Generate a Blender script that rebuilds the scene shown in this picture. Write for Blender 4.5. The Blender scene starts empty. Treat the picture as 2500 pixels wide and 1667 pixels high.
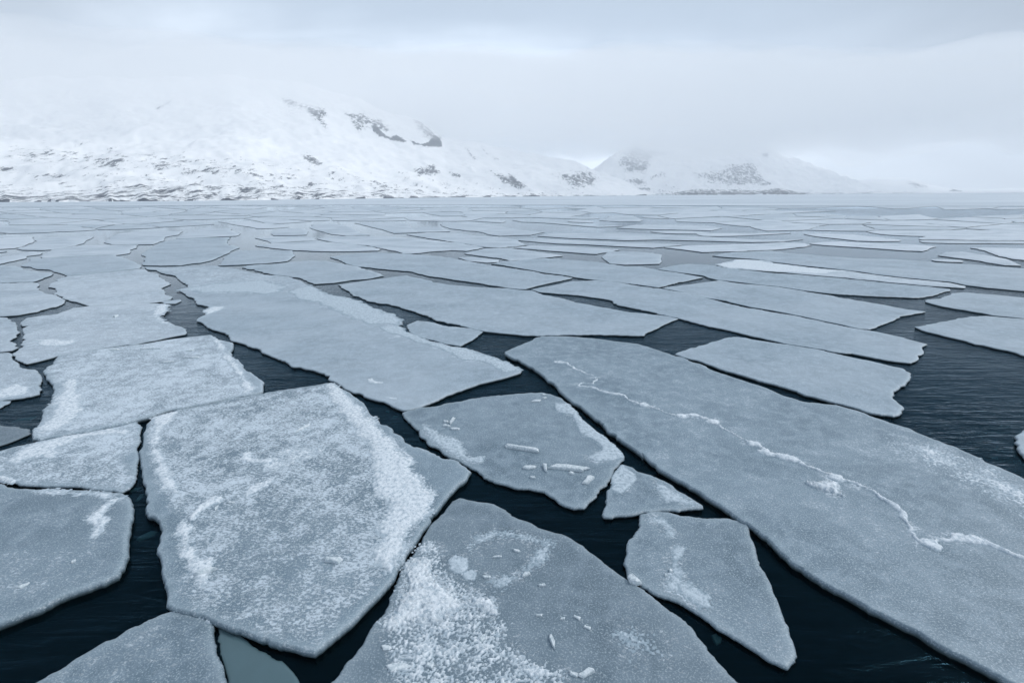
import bpy, math, random
import numpy as np
from mathutils import Matrix, Vector
from mathutils.geometry import delaunay_2d_cdt

random.seed(7)
scene = bpy.context.scene
COL = scene.collection

# ------------------------------------------------------------------ camera
W, H = 2500.0, 1667.0
LENS, SENSOR = 17.0, 36.0
FPX = W * LENS / SENSOR
CAM_H = 10.0
PITCH = math.atan((833.5 - 475.0) / FPX)
ROLL = math.radians(-0.31)
cam_data = bpy.data.cameras.new("camera")
cam_data.lens = LENS
cam_data.sensor_width = SENSOR
cam_data.clip_start = 0.1
cam_data.clip_end = 60000
cam = bpy.data.objects.new("camera", cam_data)
COL.objects.link(cam)
CAM_R = Matrix.Rotation(math.pi / 2 - PITCH, 3, 'X') @ Matrix.Rotation(ROLL, 3, 'Z')
cam.matrix_world = Matrix.Translation((0, 0, CAM_H)) @ CAM_R.to_4x4()
scene.camera = cam
RN = np.array(CAM_R)

# ------------------------------------------------------------------ sky
SUN_EL, SUN_AZ = math.radians(44), math.radians(80)       # azimuth to the right of the view direction (+Y)
world = bpy.data.worlds.new("World")
scene.world = world
world.use_nodes = True


class NT:
    """small helper to write node trees"""
    def __init__(self, tree):
        self.t = tree
        tree.nodes.clear()

    def n(self, kind, **kw):
        nd = self.t.nodes.new(kind)
        for k, v in kw.items():
            setattr(nd, k, v)
        return nd

    def link(self, a, b):
        self.t.links.new(a, b)

    def put(self, sock, v):
        if isinstance(v, bpy.types.NodeSocket):
            self.t.links.new(v, sock)
        elif v is not None:
            sock.default_value = v

    def m(self, op, a, b=None, c=None, clamp=False):
        nd = self.n('ShaderNodeMath', operation=op)
        nd.use_clamp = clamp
        self.put(nd.inputs[0], a)
        self.put(nd.inputs[1], b)
        self.put(nd.inputs[2], c)
        return nd.outputs[0]

    def vm(self, op, a, b=None):
        nd = self.n('ShaderNodeVectorMath', operation=op)
        self.put(nd.inputs[0], a)
        if b is not None:
            self.put(nd.inputs[1], b)
        return nd.outputs['Value'] if op in ('DOT_PRODUCT', 'LENGTH') else nd.outputs[0]

    def rng(self, v, a, b, c=0.0, d=1.0, kind='SMOOTHSTEP'):
        nd = self.n('ShaderNodeMapRange', interpolation_type=kind)
        self.put(nd.inputs['Value'], v)
        for k, x in (('From Min', a), ('From Max', b), ('To Min', c), ('To Max', d)):
            self.put(nd.inputs[k], x)
        return nd.outputs[0]

    def mix(self, f, a, b):
        nd = self.n('ShaderNodeMix', data_type='RGBA')
        self.put(nd.inputs[0], f)
        self.put(nd.inputs[6], a)
        self.put(nd.inputs[7], b)
        return nd.outputs[2]

    def noise(self, vec, scale, detail=4, rough=0.55, dist=0.0):
        nd = self.n('ShaderNodeTexNoise')
        self.put(nd.inputs['Vector'], vec)
        nd.inputs['Scale'].default_value = scale
        nd.inputs['Detail'].default_value = detail
        nd.inputs['Roughness'].default_value = rough
        nd.inputs['Distortion'].default_value = dist
        return nd.outputs['Fac']

    def mapping(self, vec, scale=(1, 1, 1), rot=(0, 0, 0), loc=(0, 0, 0)):
        nd = self.n('ShaderNodeMapping')
        self.put(nd.inputs['Vector'], vec)
        nd.inputs['Scale'].default_value = scale
        nd.inputs['Rotation'].default_value = rot
        nd.inputs['Location'].default_value = loc
        return nd.outputs[0]


def make_world():
    w = NT(world.node_tree)
    out = w.n('ShaderNodeOutputWorld')
    bg = w.n('ShaderNodeBackground')
    sky = w.n('ShaderNodeTexSky', sky_type='NISHITA')
    sky.sun_disc = False
    sky.sun_elevation = SUN_EL
    sky.sun_rotation = SUN_AZ
    d = w.n('ShaderNodeTexCoord').outputs['Generated']
    sep = w.n('ShaderNodeSeparateXYZ')
    w.link(d, sep.inputs[0])
    z = w.m('MAXIMUM', sep.outputs[2], 0.0)
    # overcast deck: bright in the thin low air, greyer overhead, thinnest over the far valley
    k = w.m('ADD', z, 0.16)
    cv = w.n('ShaderNodeCombineXYZ')
    w.link(w.m('DIVIDE', sep.outputs[0], k), cv.inputs[0])
    w.link(w.m('DIVIDE', sep.outputs[1], k), cv.inputs[1])
    n1 = w.noise(cv.outputs[0], 0.62, 5, 0.5, 0.4)
    n2 = w.noise(w.mapping(cv.outputs[0], (0.5, 1.3, 1), (0, 0, 0.5), (3, 1, 0)), 1.1, 5, 0.5, 0.6)
    cl = w.m('ADD', w.m('MULTIPLY', n1, 0.6), w.m('MULTIPLY', n2, 0.4))
    sx, sy, sz = (math.sin(0.06) * math.cos(0.30), math.cos(0.06) * math.cos(0.30), math.sin(0.30))   # thin part of the deck
    glow = w.rng(w.vm('DOT_PRODUCT', d, (sx, sy, sz)), 0.70, 1.0)
    low = w.rng(w.m('ADD', z, w.m('MULTIPLY', w.m('SUBTRACT', cl, 0.5), -0.5)), 0.05, 0.31, 1.0, 0.0)
    base = w.mix(low, SKY_TOP, SKY_LOW)
    lum = w.m('ADD', w.m('MULTIPLY', glow, SKY_GLOW), w.m('MULTIPLY_ADD', cl, SKY_CLOUD, 1.0 - 0.5 * SKY_CLOUD - 0.02))
    col = w.vm('MULTIPLY', base, lum)
    clear = w.n('ShaderNodeVectorMath', operation='SCALE')
    w.link(sky.outputs[0], clear.inputs[0])
    clear.inputs[3].default_value = 0.08
    mixed = w.mix(0.04, col, clear.outputs[0])
    w.link(mixed, bg.inputs['Color'])
    bg.inputs['Strength'].default_value = 1.0
    w.link(bg.outputs[0], out.inputs['Surface'])


SKY_TOP = (0.24, 0.295, 0.365, 1)
SKY_LOW = (0.73, 0.80, 0.885, 1)
SKY_GLOW = 0.5
SKY_CLOUD = 1.0
make_world()

sun_data = bpy.data.lights.new("sun", 'SUN')
sun_data.energy = 1.5
sun_data.angle = math.radians(24)
sun_data.color = (1.0, 0.985, 0.96)
sun = bpy.data.objects.new("sun", sun_data)
sun.rotation_euler = Vector((-math.sin(SUN_AZ) * math.cos(SUN_EL), -math.cos(SUN_AZ) * math.cos(SUN_EL),
                             -math.sin(SUN_EL))).to_track_quat('-Z', 'Y').to_euler()
COL.objects.link(sun)

scene.view_settings.view_transform = 'Standard'
scene.view_settings.look = 'None'
scene.view_settings.exposure = 0.6
scene.view_settings.gamma = 1.0
scene.view_settings.use_curve_mapping = False
scene.cycles.use_denoising = True
scene.cycles.denoising_input_passes = 'RGB_ALBEDO_NORMAL'
scene.cycles.max_bounces = 12
scene.cycles.diffuse_bounces = 2
scene.cycles.glossy_bounces = 2
scene.cycles.transparent_max_bounces = 8
scene.cycles.volume_bounces = 8
scene.cycles.use_adaptive_sampling = False

# ------------------------------------------------------------------ helpers


def rays(px):
    """photo pixels (n,2) -> world directions"""
    px = np.asarray(px, float)
    c = np.stack([(px[:, 0] - W / 2) / FPX, (H / 2 - px[:, 1]) / FPX, -np.ones(len(px))], 1)
    return c @ RN.T


def ground(px, z=0.0):
    """where a ray meets the level z: the true place of a thing lying there"""
    d = rays(px)
    t = (z - CAM_H) / d[:, 2]
    return d[:, :2] * t[:, None]


def to_px(p):
    p = np.asarray(p, float)
    c = (p - np.array([0, 0, CAM_H])) @ RN
    return np.stack([W / 2 + FPX * c[:, 0] / -c[:, 2], H / 2 - FPX * c[:, 1] / -c[:, 2]], 1)


TILES = {}
for i, x0 in enumerate((0, 700, 1300, 1700)):
    TILES['D%d' % i] = (x0, 1100, 2.765)
    TILES['C%d' % i] = (x0, 700, 2.765)
for i, x0 in enumerate((0, 620, 1240, 1860)):
    TILES['B%d' % i] = (x0, 470, 3.675)
    TILES['A%d' % i] = (x0, 180, 3.675)
TILES['P'] = (0, 0, 1.0)


def pts(text):
    """'C0 10,20 30,40 | D1 5,6' -> photo pixels; the letter names the enlarged detail that was measured"""
    out = []
    for piece in text.split('|'):
        toks = piece.split()
        x0, y0, s = TILES[toks[0]]
        for t in toks[1:]:
            a, b = t.split(',')
            out.append((x0 + float(a) / s, y0 + float(b) / s))
    return np.array(out)


RS = np.random.RandomState(5)
PERM = np.concatenate([RS.permutation(256)] * 2)
GR = np.stack([np.cos(np.arange(256) * 2.399), np.sin(np.arange(256) * 2.399)], 1)


def pnoise(x, y):
    xi, yi = np.floor(x).astype(int), np.floor(y).astype(int)
    xf, yf = x - xi, y - yi
    u, v = xf * xf * xf * (xf * (xf * 6 - 15) + 10), yf * yf * yf * (yf * (yf * 6 - 15) + 10)

    def g(ix, iy, fx, fy):
        h = GR[PERM[PERM[ix & 255] + (iy & 255)]]
        return h[..., 0] * fx + h[..., 1] * fy
    a = g(xi, yi, xf, yf)
    b = g(xi + 1, yi, xf - 1, yf)
    c = g(xi, yi + 1, xf, yf - 1)
    d = g(xi + 1, yi + 1, xf - 1, yf - 1)
    return (a + u * (b - a)) + v * ((c + u * (d - c)) - (a + u * (b - a)))


def fbm(x, y, octaves=4, gain=0.5):
    s, a = 0.0, 1.0
    for i in range(octaves):
        s = s + a * pnoise(x * 2 ** i + 17.3 * i, y * 2 ** i - 9.1 * i)
        a *= gain
    return s * 1.4


def seg_dist(p, poly, closed=True):
    """distance of points to the lines of a polygon / polyline"""
    a = poly if closed else poly[:-1]
    b = np.roll(poly, -1, 0) if closed else poly[1:]
    px, py = p[:, 0].astype(np.float32), p[:, 1].astype(np.float32)
    best = np.full(len(p), 1e18, np.float32)
    for (ax, ay), (bx, by) in zip(a.tolist(), b.tolist()):
        dx, dy = bx - ax, by - ay
        l2 = max(dx * dx + dy * dy, 1e-12)
        qx, qy = px - np.float32(ax), py - np.float32(ay)
        t = np.clip((qx * np.float32(dx) + qy * np.float32(dy)) * np.float32(1 / l2), 0, 1)
        qx -= t * np.float32(dx)
        qy -= t * np.float32(dy)
        np.minimum(best, qx * qx + qy * qy, out=best)
    return np.sqrt(best)


def inside(p, poly):
    x, y = p[:, 0], p[:, 1]
    r = np.zeros(len(p), bool)
    order = np.argsort(y)
    ysort, xsort = y[order], x[order]
    a, b = poly, np.roll(poly, -1, 0)
    rs = np.zeros(len(p), bool)
    for (x1, y1), (x2, y2) in zip(a.tolist(), b.tolist()):
        if y1 == y2:
            continue
        lo, hi = np.searchsorted(ysort, (min(y1, y2), max(y1, y2)))
        if lo == hi:
            continue
        rs[lo:hi] ^= xsort[lo:hi] < (x2 - x1) * (ysort[lo:hi] - y1) / (y2 - y1) + x1
    r[order] = rs
    return r


def ccw(poly):
    x, y = poly[:, 0], poly[:, 1]
    return poly if (x * np.roll(y, -1) - y * np.roll(x, -1)).sum() > 0 else poly[::-1]


def smooth01(t):
    t = np.clip(t, 0, 1)
    return t * t * (3 - 2 * t)


def build(name, verts, faces, mat, parent=None, smooth=True, attrs=None, origin=None):
    v = np.asarray(verts, float)
    if origin is None:
        origin = np.array([v[:, 0].mean(), v[:, 1].mean(), 0.0])
    origin = np.asarray(origin, float)
    me = bpy.data.meshes.new(name)
    me.from_pydata((v - origin).tolist(), [], [tuple(map(int, f)) for f in faces])
    if smooth:
        me.polygons.foreach_set('use_smooth', [True] * len(me.polygons))
    for k, a in (attrs or {}).items():
        at = me.attributes.new(k, 'FLOAT', 'POINT')
        at.data.foreach_set('value', np.asarray(a, np.float32))
    me.materials.append(mat)
    me.update()
    o = bpy.data.objects.new(name, me)
    COL.objects.link(o)
    if parent is not None:
        o.parent = parent
        o.location = Vector(origin) - parent.location
    else:
        o.location = origin
    return o


def tag(o, label=None, cat=None, group=None, kind=None):
    for k, v in (('label', label), ('category', cat), ('group', group), ('kind', kind)):
        if v:
            o[k] = v
    return o


def mat(name):
    m = bpy.data.materials.new(name)
    m.use_nodes = True
    return m, NT(m.node_tree)

# ------------------------------------------------------------------ materials
def make_ice():
    m, t = mat("sea_ice")
    out = t.n('ShaderNodeOutputMaterial')
    b = t.n('ShaderNodeBsdfPrincipled')
    pos = t.n('ShaderNodeNewGeometry').outputs['Position']
    frost = t.n('ShaderNodeAttribute', attribute_name='frost').outputs['Fac']
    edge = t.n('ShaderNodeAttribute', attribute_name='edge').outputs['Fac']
    rim = t.n('ShaderNodeAttribute', attribute_name='rim').outputs['Fac']
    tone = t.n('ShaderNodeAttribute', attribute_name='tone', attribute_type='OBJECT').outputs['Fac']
    big = t.noise(pos, 0.33, 4, 0.55, 0.3)
    mid = t.noise(pos, 1.9, 5, 0.6, 0.3)
    fine = t.noise(t.mapping(pos, (1, 1.5, 1), (0, 0, 0.5)), 8.5, 5, 0.74)
    grain = t.noise(pos, 22.0, 4, 0.75)
    # frost: tufts that thicken where the frost attribute is high
    field = t.m('ADD', fine, t.m('MULTIPLY', t.m('SUBTRACT', mid, 0.5), 0.45))
    thr = t.m('SUBTRACT', t.m('MULTIPLY_ADD', frost, -0.33, 0.72), t.m('MULTIPLY', t.m('SUBTRACT', big, 0.5), 0.22))
    tuft = t.rng(t.m('SUBTRACT', field, thr), -0.04, 0.09)
    ice = t.mix(t.rng(big, 0.3, 0.7), (0.112, 0.172, 0.224, 1), (0.205, 0.278, 0.342, 1))
    ice = t.mix(t.m('MULTIPLY', t.rng(mid, 0.40, 0.66), 0.7), ice, (0.25, 0.328, 0.40, 1))
    ice = t.mix(t.m('MULTIPLY', t.rng(grain, 0.50, 0.64), 0.75), ice, (0.52, 0.60, 0.665, 1))
    ice = t.mix(t.m('MULTIPLY', rim, 0.36), ice, (0.45, 0.54, 0.60, 1))
    teal = t.n('ShaderNodeAttribute', attribute_name='teal', attribute_type='OBJECT').outputs['Fac']
    ice = t.mix(teal, ice, t.vm('MULTIPLY', ice, (1.04, 1.07, 0.985)))
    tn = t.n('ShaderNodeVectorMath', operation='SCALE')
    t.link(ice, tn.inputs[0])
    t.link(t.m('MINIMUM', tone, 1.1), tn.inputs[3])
    paled = t.mix(t.m('MULTIPLY', t.m('SUBTRACT', tone, 1.05, None, True), t.rng(t.noise(t.mapping(pos, (0.5, 1, 1), (0, 0, 0.3)), 0.17, 5, 0.62, 0.5), 0.3, 0.7, 0.55, 1.4), None, True), tn.outputs[0], (0.585, 0.65, 0.71, 1))     # high tone whitens the ice: grazing brightness and frost put into colour
    col = t.mix(t.m('MULTIPLY', tuft, t.m('MULTIPLY_ADD', frost, 0.60, 0.40, True)), paled, (0.68, 0.765, 0.835, 1))
    col = t.mix(edge, col, (0.045, 0.072, 0.082, 1))  # wet ice sides, darkened to carry shade and the water's dark reflection
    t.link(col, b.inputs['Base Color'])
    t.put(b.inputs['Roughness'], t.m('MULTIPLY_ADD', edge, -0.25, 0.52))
    b.inputs['Specular IOR Level'].default_value = 0.6
    h = t.m('ADD', t.m('MULTIPLY', tuft, 0.75), t.m('ADD', t.m('MULTIPLY', grain, 0.35), t.m('MULTIPLY', mid, 0.5)))
    bp = t.n('ShaderNodeBump')
    bp.inputs['Strength'].default_value = 0.55
    bp.inputs['Distance'].default_value = 0.03
    t.link(h, bp.inputs['Height'])
    t.link(bp.outputs[0], b.inputs['Normal'])
    t.link(b.outputs[0], out.inputs['Surface'])
    return m


def make_snow(name="crusted_snow", lo=(0.34, 0.43, 0.50, 1), hi=(0.80, 0.85, 0.89, 1)):
    m, t = mat(name)
    out = t.n('ShaderNodeOutputMaterial')
    b = t.n('ShaderNodeBsdfPrincipled')
    pos = t.n('ShaderNodeNewGeometry').outputs['Position']
    a = t.noise(pos, 7.0, 5, 0.65)
    g = t.noise(pos, 38.0, 4, 0.7)
    v = t.m('ADD', t.m('MULTIPLY', a, 0.6), t.m('MULTIPLY', g, 0.4))
    thick = t.n('ShaderNodeAttribute', attribute_name='thick').outputs['Fac']
    col = t.mix(t.m('MULTIPLY', t.rng(v, 0.34, 0.58), t.rng(thick, -0.1, 0.5, 0.3, 1.0)), lo, hi)
    t.link(col, b.inputs['Base Color'])
    b.inputs['Roughness'].default_value = 0.85
    b.inputs['Specular IOR Level'].default_value = 0.2
    bp = t.n('ShaderNodeBump')
    bp.inputs['Strength'].default_value = 0.6
    bp.inputs['Distance'].default_value = 0.03
    t.link(v, bp.inputs['Height'])
    t.link(bp.outputs[0], b.inputs['Normal'])
    t.link(b.outputs[0], out.inputs['Surface'])
    return m


def make_chunk():
    m, t = mat("clear_ice_block")
    out = t.n('ShaderNodeOutputMaterial')
    b = t.n('ShaderNodeBsdfPrincipled')
    pos = t.n('ShaderNodeNewGeometry').outputs['Position']
    a = t.noise(pos, 14.0, 5, 0.65)
    col = t.mix(t.rng(a, 0.35, 0.65), (0.46, 0.54, 0.58, 1), (0.74, 0.79, 0.82, 1))
    t.link(col, b.inputs['Base Color'])
    b.inputs['Roughness'].default_value = 0.55
    bp = t.n('ShaderNodeBump')
    bp.inputs['Strength'].default_value = 0.4
    bp.inputs['Distance'].default_value = 0.02
    t.link(a, bp.inputs['Height'])
    t.link(bp.outputs[0], b.inputs['Normal'])
    t.link(b.outputs[0], out.inputs['Surface'])
    return m


def make_water():
    m, t = mat("cold_sea_water")
    out = t.n('ShaderNodeOutputMaterial')
    pos = t.n('ShaderNodeNewGeometry').outputs['Position']
    sep = t.n('ShaderNodeSeparateXYZ')
    t.link(pos, sep.inputs[0])
    X, Y = sep.outputs[0], sep.outputs[1]
    # wind: lively ripples in the leads near the ship, sheltered calm farther out, a cat's-paw along the far lead
    near = t.rng(t.m('MULTIPLY_ADD', X, -0.25, Y), 30.0, 74.0, 1.0, 0.0)
    paw = t.m('MULTIPLY', t.rng(t.m('ABSOLUTE', t.m('SUBTRACT', Y, 260.0)), 55.0, 85.0, 1.0, 0.0), t.rng(X, 130.0, 185.0))
    gust = t.rng(t.noise(pos, 0.05, 3, 0.5), 0.35, 0.6, 0.55, 1.0)
    amp = t.m('ADD', t.m('MULTIPLY', near, gust), t.m('MULTIPLY', paw, 1.2))
    r1 = t.noise(t.mapping(pos, (0.4, 2.6, 1), (0, 0, -0.24)), 1.1, 3, 0.55, 0.9)
    r2 = t.noise(t.mapping(pos, (1.6, 5.5, 1), (0, 0, 0.35)), 2.6, 3, 0.6, 0.3)
    r3 = t.noise(t.mapping(pos, (1.0, 2.2, 1), (0, 0, 0.1)), 0.35, 3, 0.6)
    h = t.m('ADD', t.m('MULTIPLY', r1, 0.055), t.m('ADD', t.m('MULTIPLY', r2, 0.012), t.m('MULTIPLY', r3, 0.10)))
    h = t.m('MULTIPLY', h, amp)
    bp = t.n('ShaderNodeBump')
    bp.inputs['Strength'].default_value = 1.0
    bp.inputs['Distance'].default_value = WATER_BUMP
    t.link(h, bp.inputs['Height'])
    fr = t.n('ShaderNodeFresnel')
    fr.inputs['IOR'].default_value = 1.29
    t.link(bp.outputs[0], fr.inputs['Normal'])
    gl = t.n('ShaderNodeBsdfGlossy')
    gl.inputs['Roughness'].default_value = 0.06
    t.link(t.mix(t.rng(fr.outputs[0], 0.03, 0.5), (0.13, 0.34, 0.50, 1), (0.86, 0.94, 1.0, 1)), gl.inputs['Color'])
    t.link(bp.outputs[0], gl.inputs['Normal'])
    tr = t.n('ShaderNodeBsdfTransparent')
    tr.inputs['Color'].default_value = (0.38, 0.55, 0.58, 1)
    df = t.n('ShaderNodeBsdfDiffuse')
    df.inputs['Color'].default_value = (0.001, 0.0045, 0.0065, 1)
    body = t.n('ShaderNodeMixShader')
    body.inputs[0].default_value = 0.45
    t.link(tr.outputs[0], body.inputs[1])
    t.link(df.outputs[0], body.inputs[2])
    mx = t.n('ShaderNodeMixShader')
    t.link(fr.outputs[0], mx.inputs[0])
    t.link(body.outputs[0], mx.inputs[1])
    t.link(gl.outputs[0], mx.inputs[2])
    t.link(mx.outputs[0], out.inputs['Surface'])
    return m


def make_plain(name, c, rough=0.9):
    m, t = mat(name)
    out = t.n('ShaderNodeOutputMaterial')
    b = t.n('ShaderNodeBsdfPrincipled')
    pos = t.n('ShaderNodeNewGeometry').outputs['Position']
    n = t.noise(pos, 0.8, 4, 0.6)
    t.link(t.mix(n, tuple(x * 0.8 for x in c) + (1,), tuple(x * 1.2 for x in c) + (1,)), b.inputs['Base Color'])
    b.inputs['Roughness'].default_value = rough
    t.link(b.outputs[0], out.inputs['Surface'])
    return m


def make_land():
    m, t = mat("snowy_rock")
    out = t.n('ShaderNodeOutputMaterial')
    b = t.n('ShaderNodeBsdfPrincipled')
    geo = t.n('ShaderNodeNewGeometry')
    pos = geo.outputs['Position']
    rock = t.n('ShaderNodeAttribute', attribute_name='rock').outputs['Fac']
    n1 = t.noise(t.mapping(pos, (1, 0.5, 0.6), (0, 0, 0.5)), 0.016, 6, 0.78, 0.8)
    n2 = t.noise(t.mapping(pos, (1, 0.3, 0.8), (0, 0, 0.6)), 0.05, 5, 0.8)
    f = t.m('ADD', t.m('MULTIPLY', n1, 0.5), t.m('MULTIPLY', n2, 0.5))
    thr = t.m('MULTIPLY_ADD', rock, -0.36, 0.618)
    fac = t.rng(t.m('SUBTRACT', f, thr), -0.01, 0.05)
    stone = t.mix(n1, (0.05, 0.058, 0.072, 1), (0.17, 0.19, 0.22, 1))
    snow = t.mix(t.rng(n2, 0.3, 0.7), (0.90, 0.915, 0.93, 1), (0.95, 0.955, 0.96, 1))
    t.link(t.mix(fac, snow, stone), b.inputs['Base Color'])
    b.inputs['Roughness'].default_value = 0.95
    b.inputs['Specular IOR Level'].default_value = 0.1
    t.link(b.outputs[0], out.inputs['Surface'])
    return m


def make_fast_ice():
    m, t = mat("unbroken_ice")
    out = t.n('ShaderNodeOutputMaterial')
    b = t.n('ShaderNodeBsdfPrincipled')
    pos = t.n('ShaderNodeNewGeometry').outputs['Position']
    n = t.noise(t.mapping(pos, (0.35, 1.0, 1)), 0.006, 5, 0.6, 0.4)
    n2 = t.noise(t.mapping(pos, (0.2, 1.0, 1)), 0.03, 4, 0.6)
    col = t.mix(t.rng(n, 0.35, 0.65), (0.46, 0.53, 0.59, 1), (0.60, 0.665, 0.72, 1))
    col = t.mix(t.m('MULTIPLY', t.rng(n2, 0.45, 0.7), 0.35), col, (0.60, 0.67, 0.73, 1))
    t.link(col, b.inputs['Base Color'])
    b.inputs['Roughness'].default_value = 0.5
    t.link(b.outputs[0], out.inputs['Surface'])
    return m


WATER_BUMP = 1.2
HAZE = 1.15e-4
CLOUD = 8.5e-4
ICE, SNOW, FROST, CHUNK, WATER, LAND, FAST = make_ice(), make_snow(), make_snow("thin_frost", (0.25, 0.33, 0.39, 1), (0.58, 0.66, 0.72, 1)), make_chunk(), make_water(), make_land(), make_fast_ice()
DEEP = make_plain("dark_sea_bed", (0.002, 0.006, 0.009))
SUNK = make_plain("sunken_ice", (0.30, 0.42, 0.45), 0.6)
WET = make_plain("wet_dark_ice", (0.085, 0.145, 0.165), 0.3)

# ------------------------------------------------------------------ water and sea bed
S = 11500.0
tag(build("water", [(-S, -400, 0), (S, -400, 0), (S, S, 0), (-S, S, 0)], [(0, 1, 2, 3)], WATER, smooth=False),
    "dark cold sea water in the leads between the floes", "water", kind="structure")
tag(build("sea_bed", [(-S, -400, -6), (S, -400, -6), (S, S, -6), (-S, S, -6)], [(0, 1, 2, 3)], DEEP, smooth=False),
    "dark sea bed below the water", "sea bed", kind="structure")

# ------------------------------------------------------------------ unbroken ice in front of the shore
ex = np.linspace(-700, 3200, 260)
ey = np.interp(ex, [-700, 0, 300, 620, 1000, 1250, 1500, 1700, 1900, 2200, 2500, 3200],
               [504, 504, 503, 501.5, 500.5, 500.5, 501, 502, 503, 503.4, 503.6, 505])
ey = ey + 0.35 * fbm(ex / 90.0, ex * 0 + 3.3, 4)
fr = ground(np.stack([ex, ey], 1), 0.2)
v = [(x, y, 0.22) for x, y in fr] + [(x, y, -0.1) for x, y in fr]
n = len(fr)
d = rays(np.stack([ex, ey], 1))[:, :2]
d = d / np.linalg.norm(d, axis=1)[:, None]
v += [(x, y, 0.22) for x, y in d * 10500]
f = [(i, i + 1, 2 * n + i + 1, 2 * n + i) for i in range(n - 1)] + [(n + i, n + i + 1, i + 1, i) for i in range(n - 1)]
tag(build("fast_ice", v, f, FAST, smooth=False), "smooth unbroken grey ice sheet in front of the snowy shore", "ice sheet",
    kind="structure")

# ------------------------------------------------------------------ mountains


def land(name, x0, x1, cols, rows, shore, ridge, depth, label, cat, rocks, bank=(6, 0.8), relief=27.0, power=1.7, seed=0.0,
         rough=0.10, base_rock=0.0):
    """terrain between a shore line and a ridge line; both are given as (bearing as photo x, value) tables"""
    xs = np.linspace(x0, x1, cols)
    def table(tb):
        k = max(3, cols // 9) | 1
        v = np.pad(np.interp(xs, *zip(*tb)), k // 2, mode='edge')
        w = np.hanning(k + 2)[1:-1]
        return np.convolve(v, w / w.sum(), 'valid')
    ds = table(shore)
    jag = ds * 0.02 * fbm(xs / 60.0, xs * 0 + seed, 5)
    ys = np.interp(xs, *zip(*ridge)) + 6 * fbm(xs / 170.0, xs * 0 + 7 + seed, 3)
    dp = table(depth)
    dirs = rays(np.stack([xs, np.full(cols, 474.0)], 1))[:, :2]
    dirs /= np.linalg.norm(dirs, axis=1)[:, None]
    top = rays(np.stack([xs, ys], 1))
    tan = top[:, 2] / np.linalg.norm(top[:, :2], axis=1)
    hr = np.maximum(tan * (ds + dp) + CAM_H, 8)
    t = np.concatenate([[0, 0.0015, 0.004], np.linspace(0.008, 1, rows - 11) ** 1.15, np.linspace(1.03, 1.35, 8)])
    V, R = [], []
    for k, tt in enumerate(t):
        dist = ds + tt * dp + jag * max(0.0, 1 - 12 * tt)
        P = dirs * dist[:, None]
        if tt <= 1:
            h = hr * (0.10 * tt + 0.90 * tt ** power)
        else:
            h = hr * (1 - (tt - 1) * 2.2)
        q = min(1.0, tt * 5)
        gul = np.abs(fbm(P[:, 0] / 520.0 + 0.5 * fbm(P[:, 0] / 300.0, P[:, 1] / 300.0, 3) + seed, P[:, 1] / 700.0 + P[:, 0] / 1500.0, 4))
        h = h + q * relief * (fbm(P[:, 0] / 420.0 + seed, P[:, 1] / 420.0, 5) - 0.8 * gul) * np.minimum(1, hr / 120)
        h = h + rough * relief * q * fbm(P[:, 0] / 45.0, P[:, 1] / 45.0 + seed, 4)
        bk = bank[0] * np.clip(0.35 + 1.1 * fbm(xs / 40.0, xs * 0 + seed + 2, 5), 0, 1.2)
        h = np.where(k == 0, -0.5, h + bk * min(1.0, k / 2.0) * max(0, 1 - tt * 4))
        V.append(np.column_stack([P, h]))
        R.append(np.where(k <= 3, bank[1] * np.clip(0.5 + 1.5 * fbm(xs / 28.0, xs * 0 + seed + 5, 5), 0, 1.25), base_rock + 0.36 * max(0.0, 1 - tt * 2.2)))
    V, R = np.concatenate(V), np.concatenate(R)
    px = to_px(V)
    for val, soft, text in rocks:
        poly = pts(text)
        ins = inside(px, poly)
        near = ins.copy()
        bb = (px[:, 0] > poly[:, 0].min() - soft) & (px[:, 0] < poly[:, 0].max() + soft) & \
             (px[:, 1] > poly[:, 1].min() - soft) & (px[:, 1] < poly[:, 1].max() + soft)
        idx = np.where(bb)[0]
        if len(idx):
            dd = seg_dist(px[idx], poly)
            w = np.where(ins[idx], 0.5 + 0.5 * np.clip(dd / soft, 0, 1), 0.5 - 0.5 * np.clip(dd / soft, 0, 1))
            R[idx] = np.maximum(R[idx], val * w)
            if val > 0.8:                               # cliffs stand out of the slope
                V[idx, 2] += 14 * w * (0.4 + fbm(V[idx, 0] / 40.0, V[idx, 2] / 40.0, 3))
    F = []
    nr = len(t)
    for r in range(nr - 1):
        for c in range(cols - 1):
            a = r * cols + c
            F.append((a, a + 1, a + cols + 1, a + cols))
    return tag(build(name, V, F, LAND, attrs={'rock': R}), label, cat, kind="structure")


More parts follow.
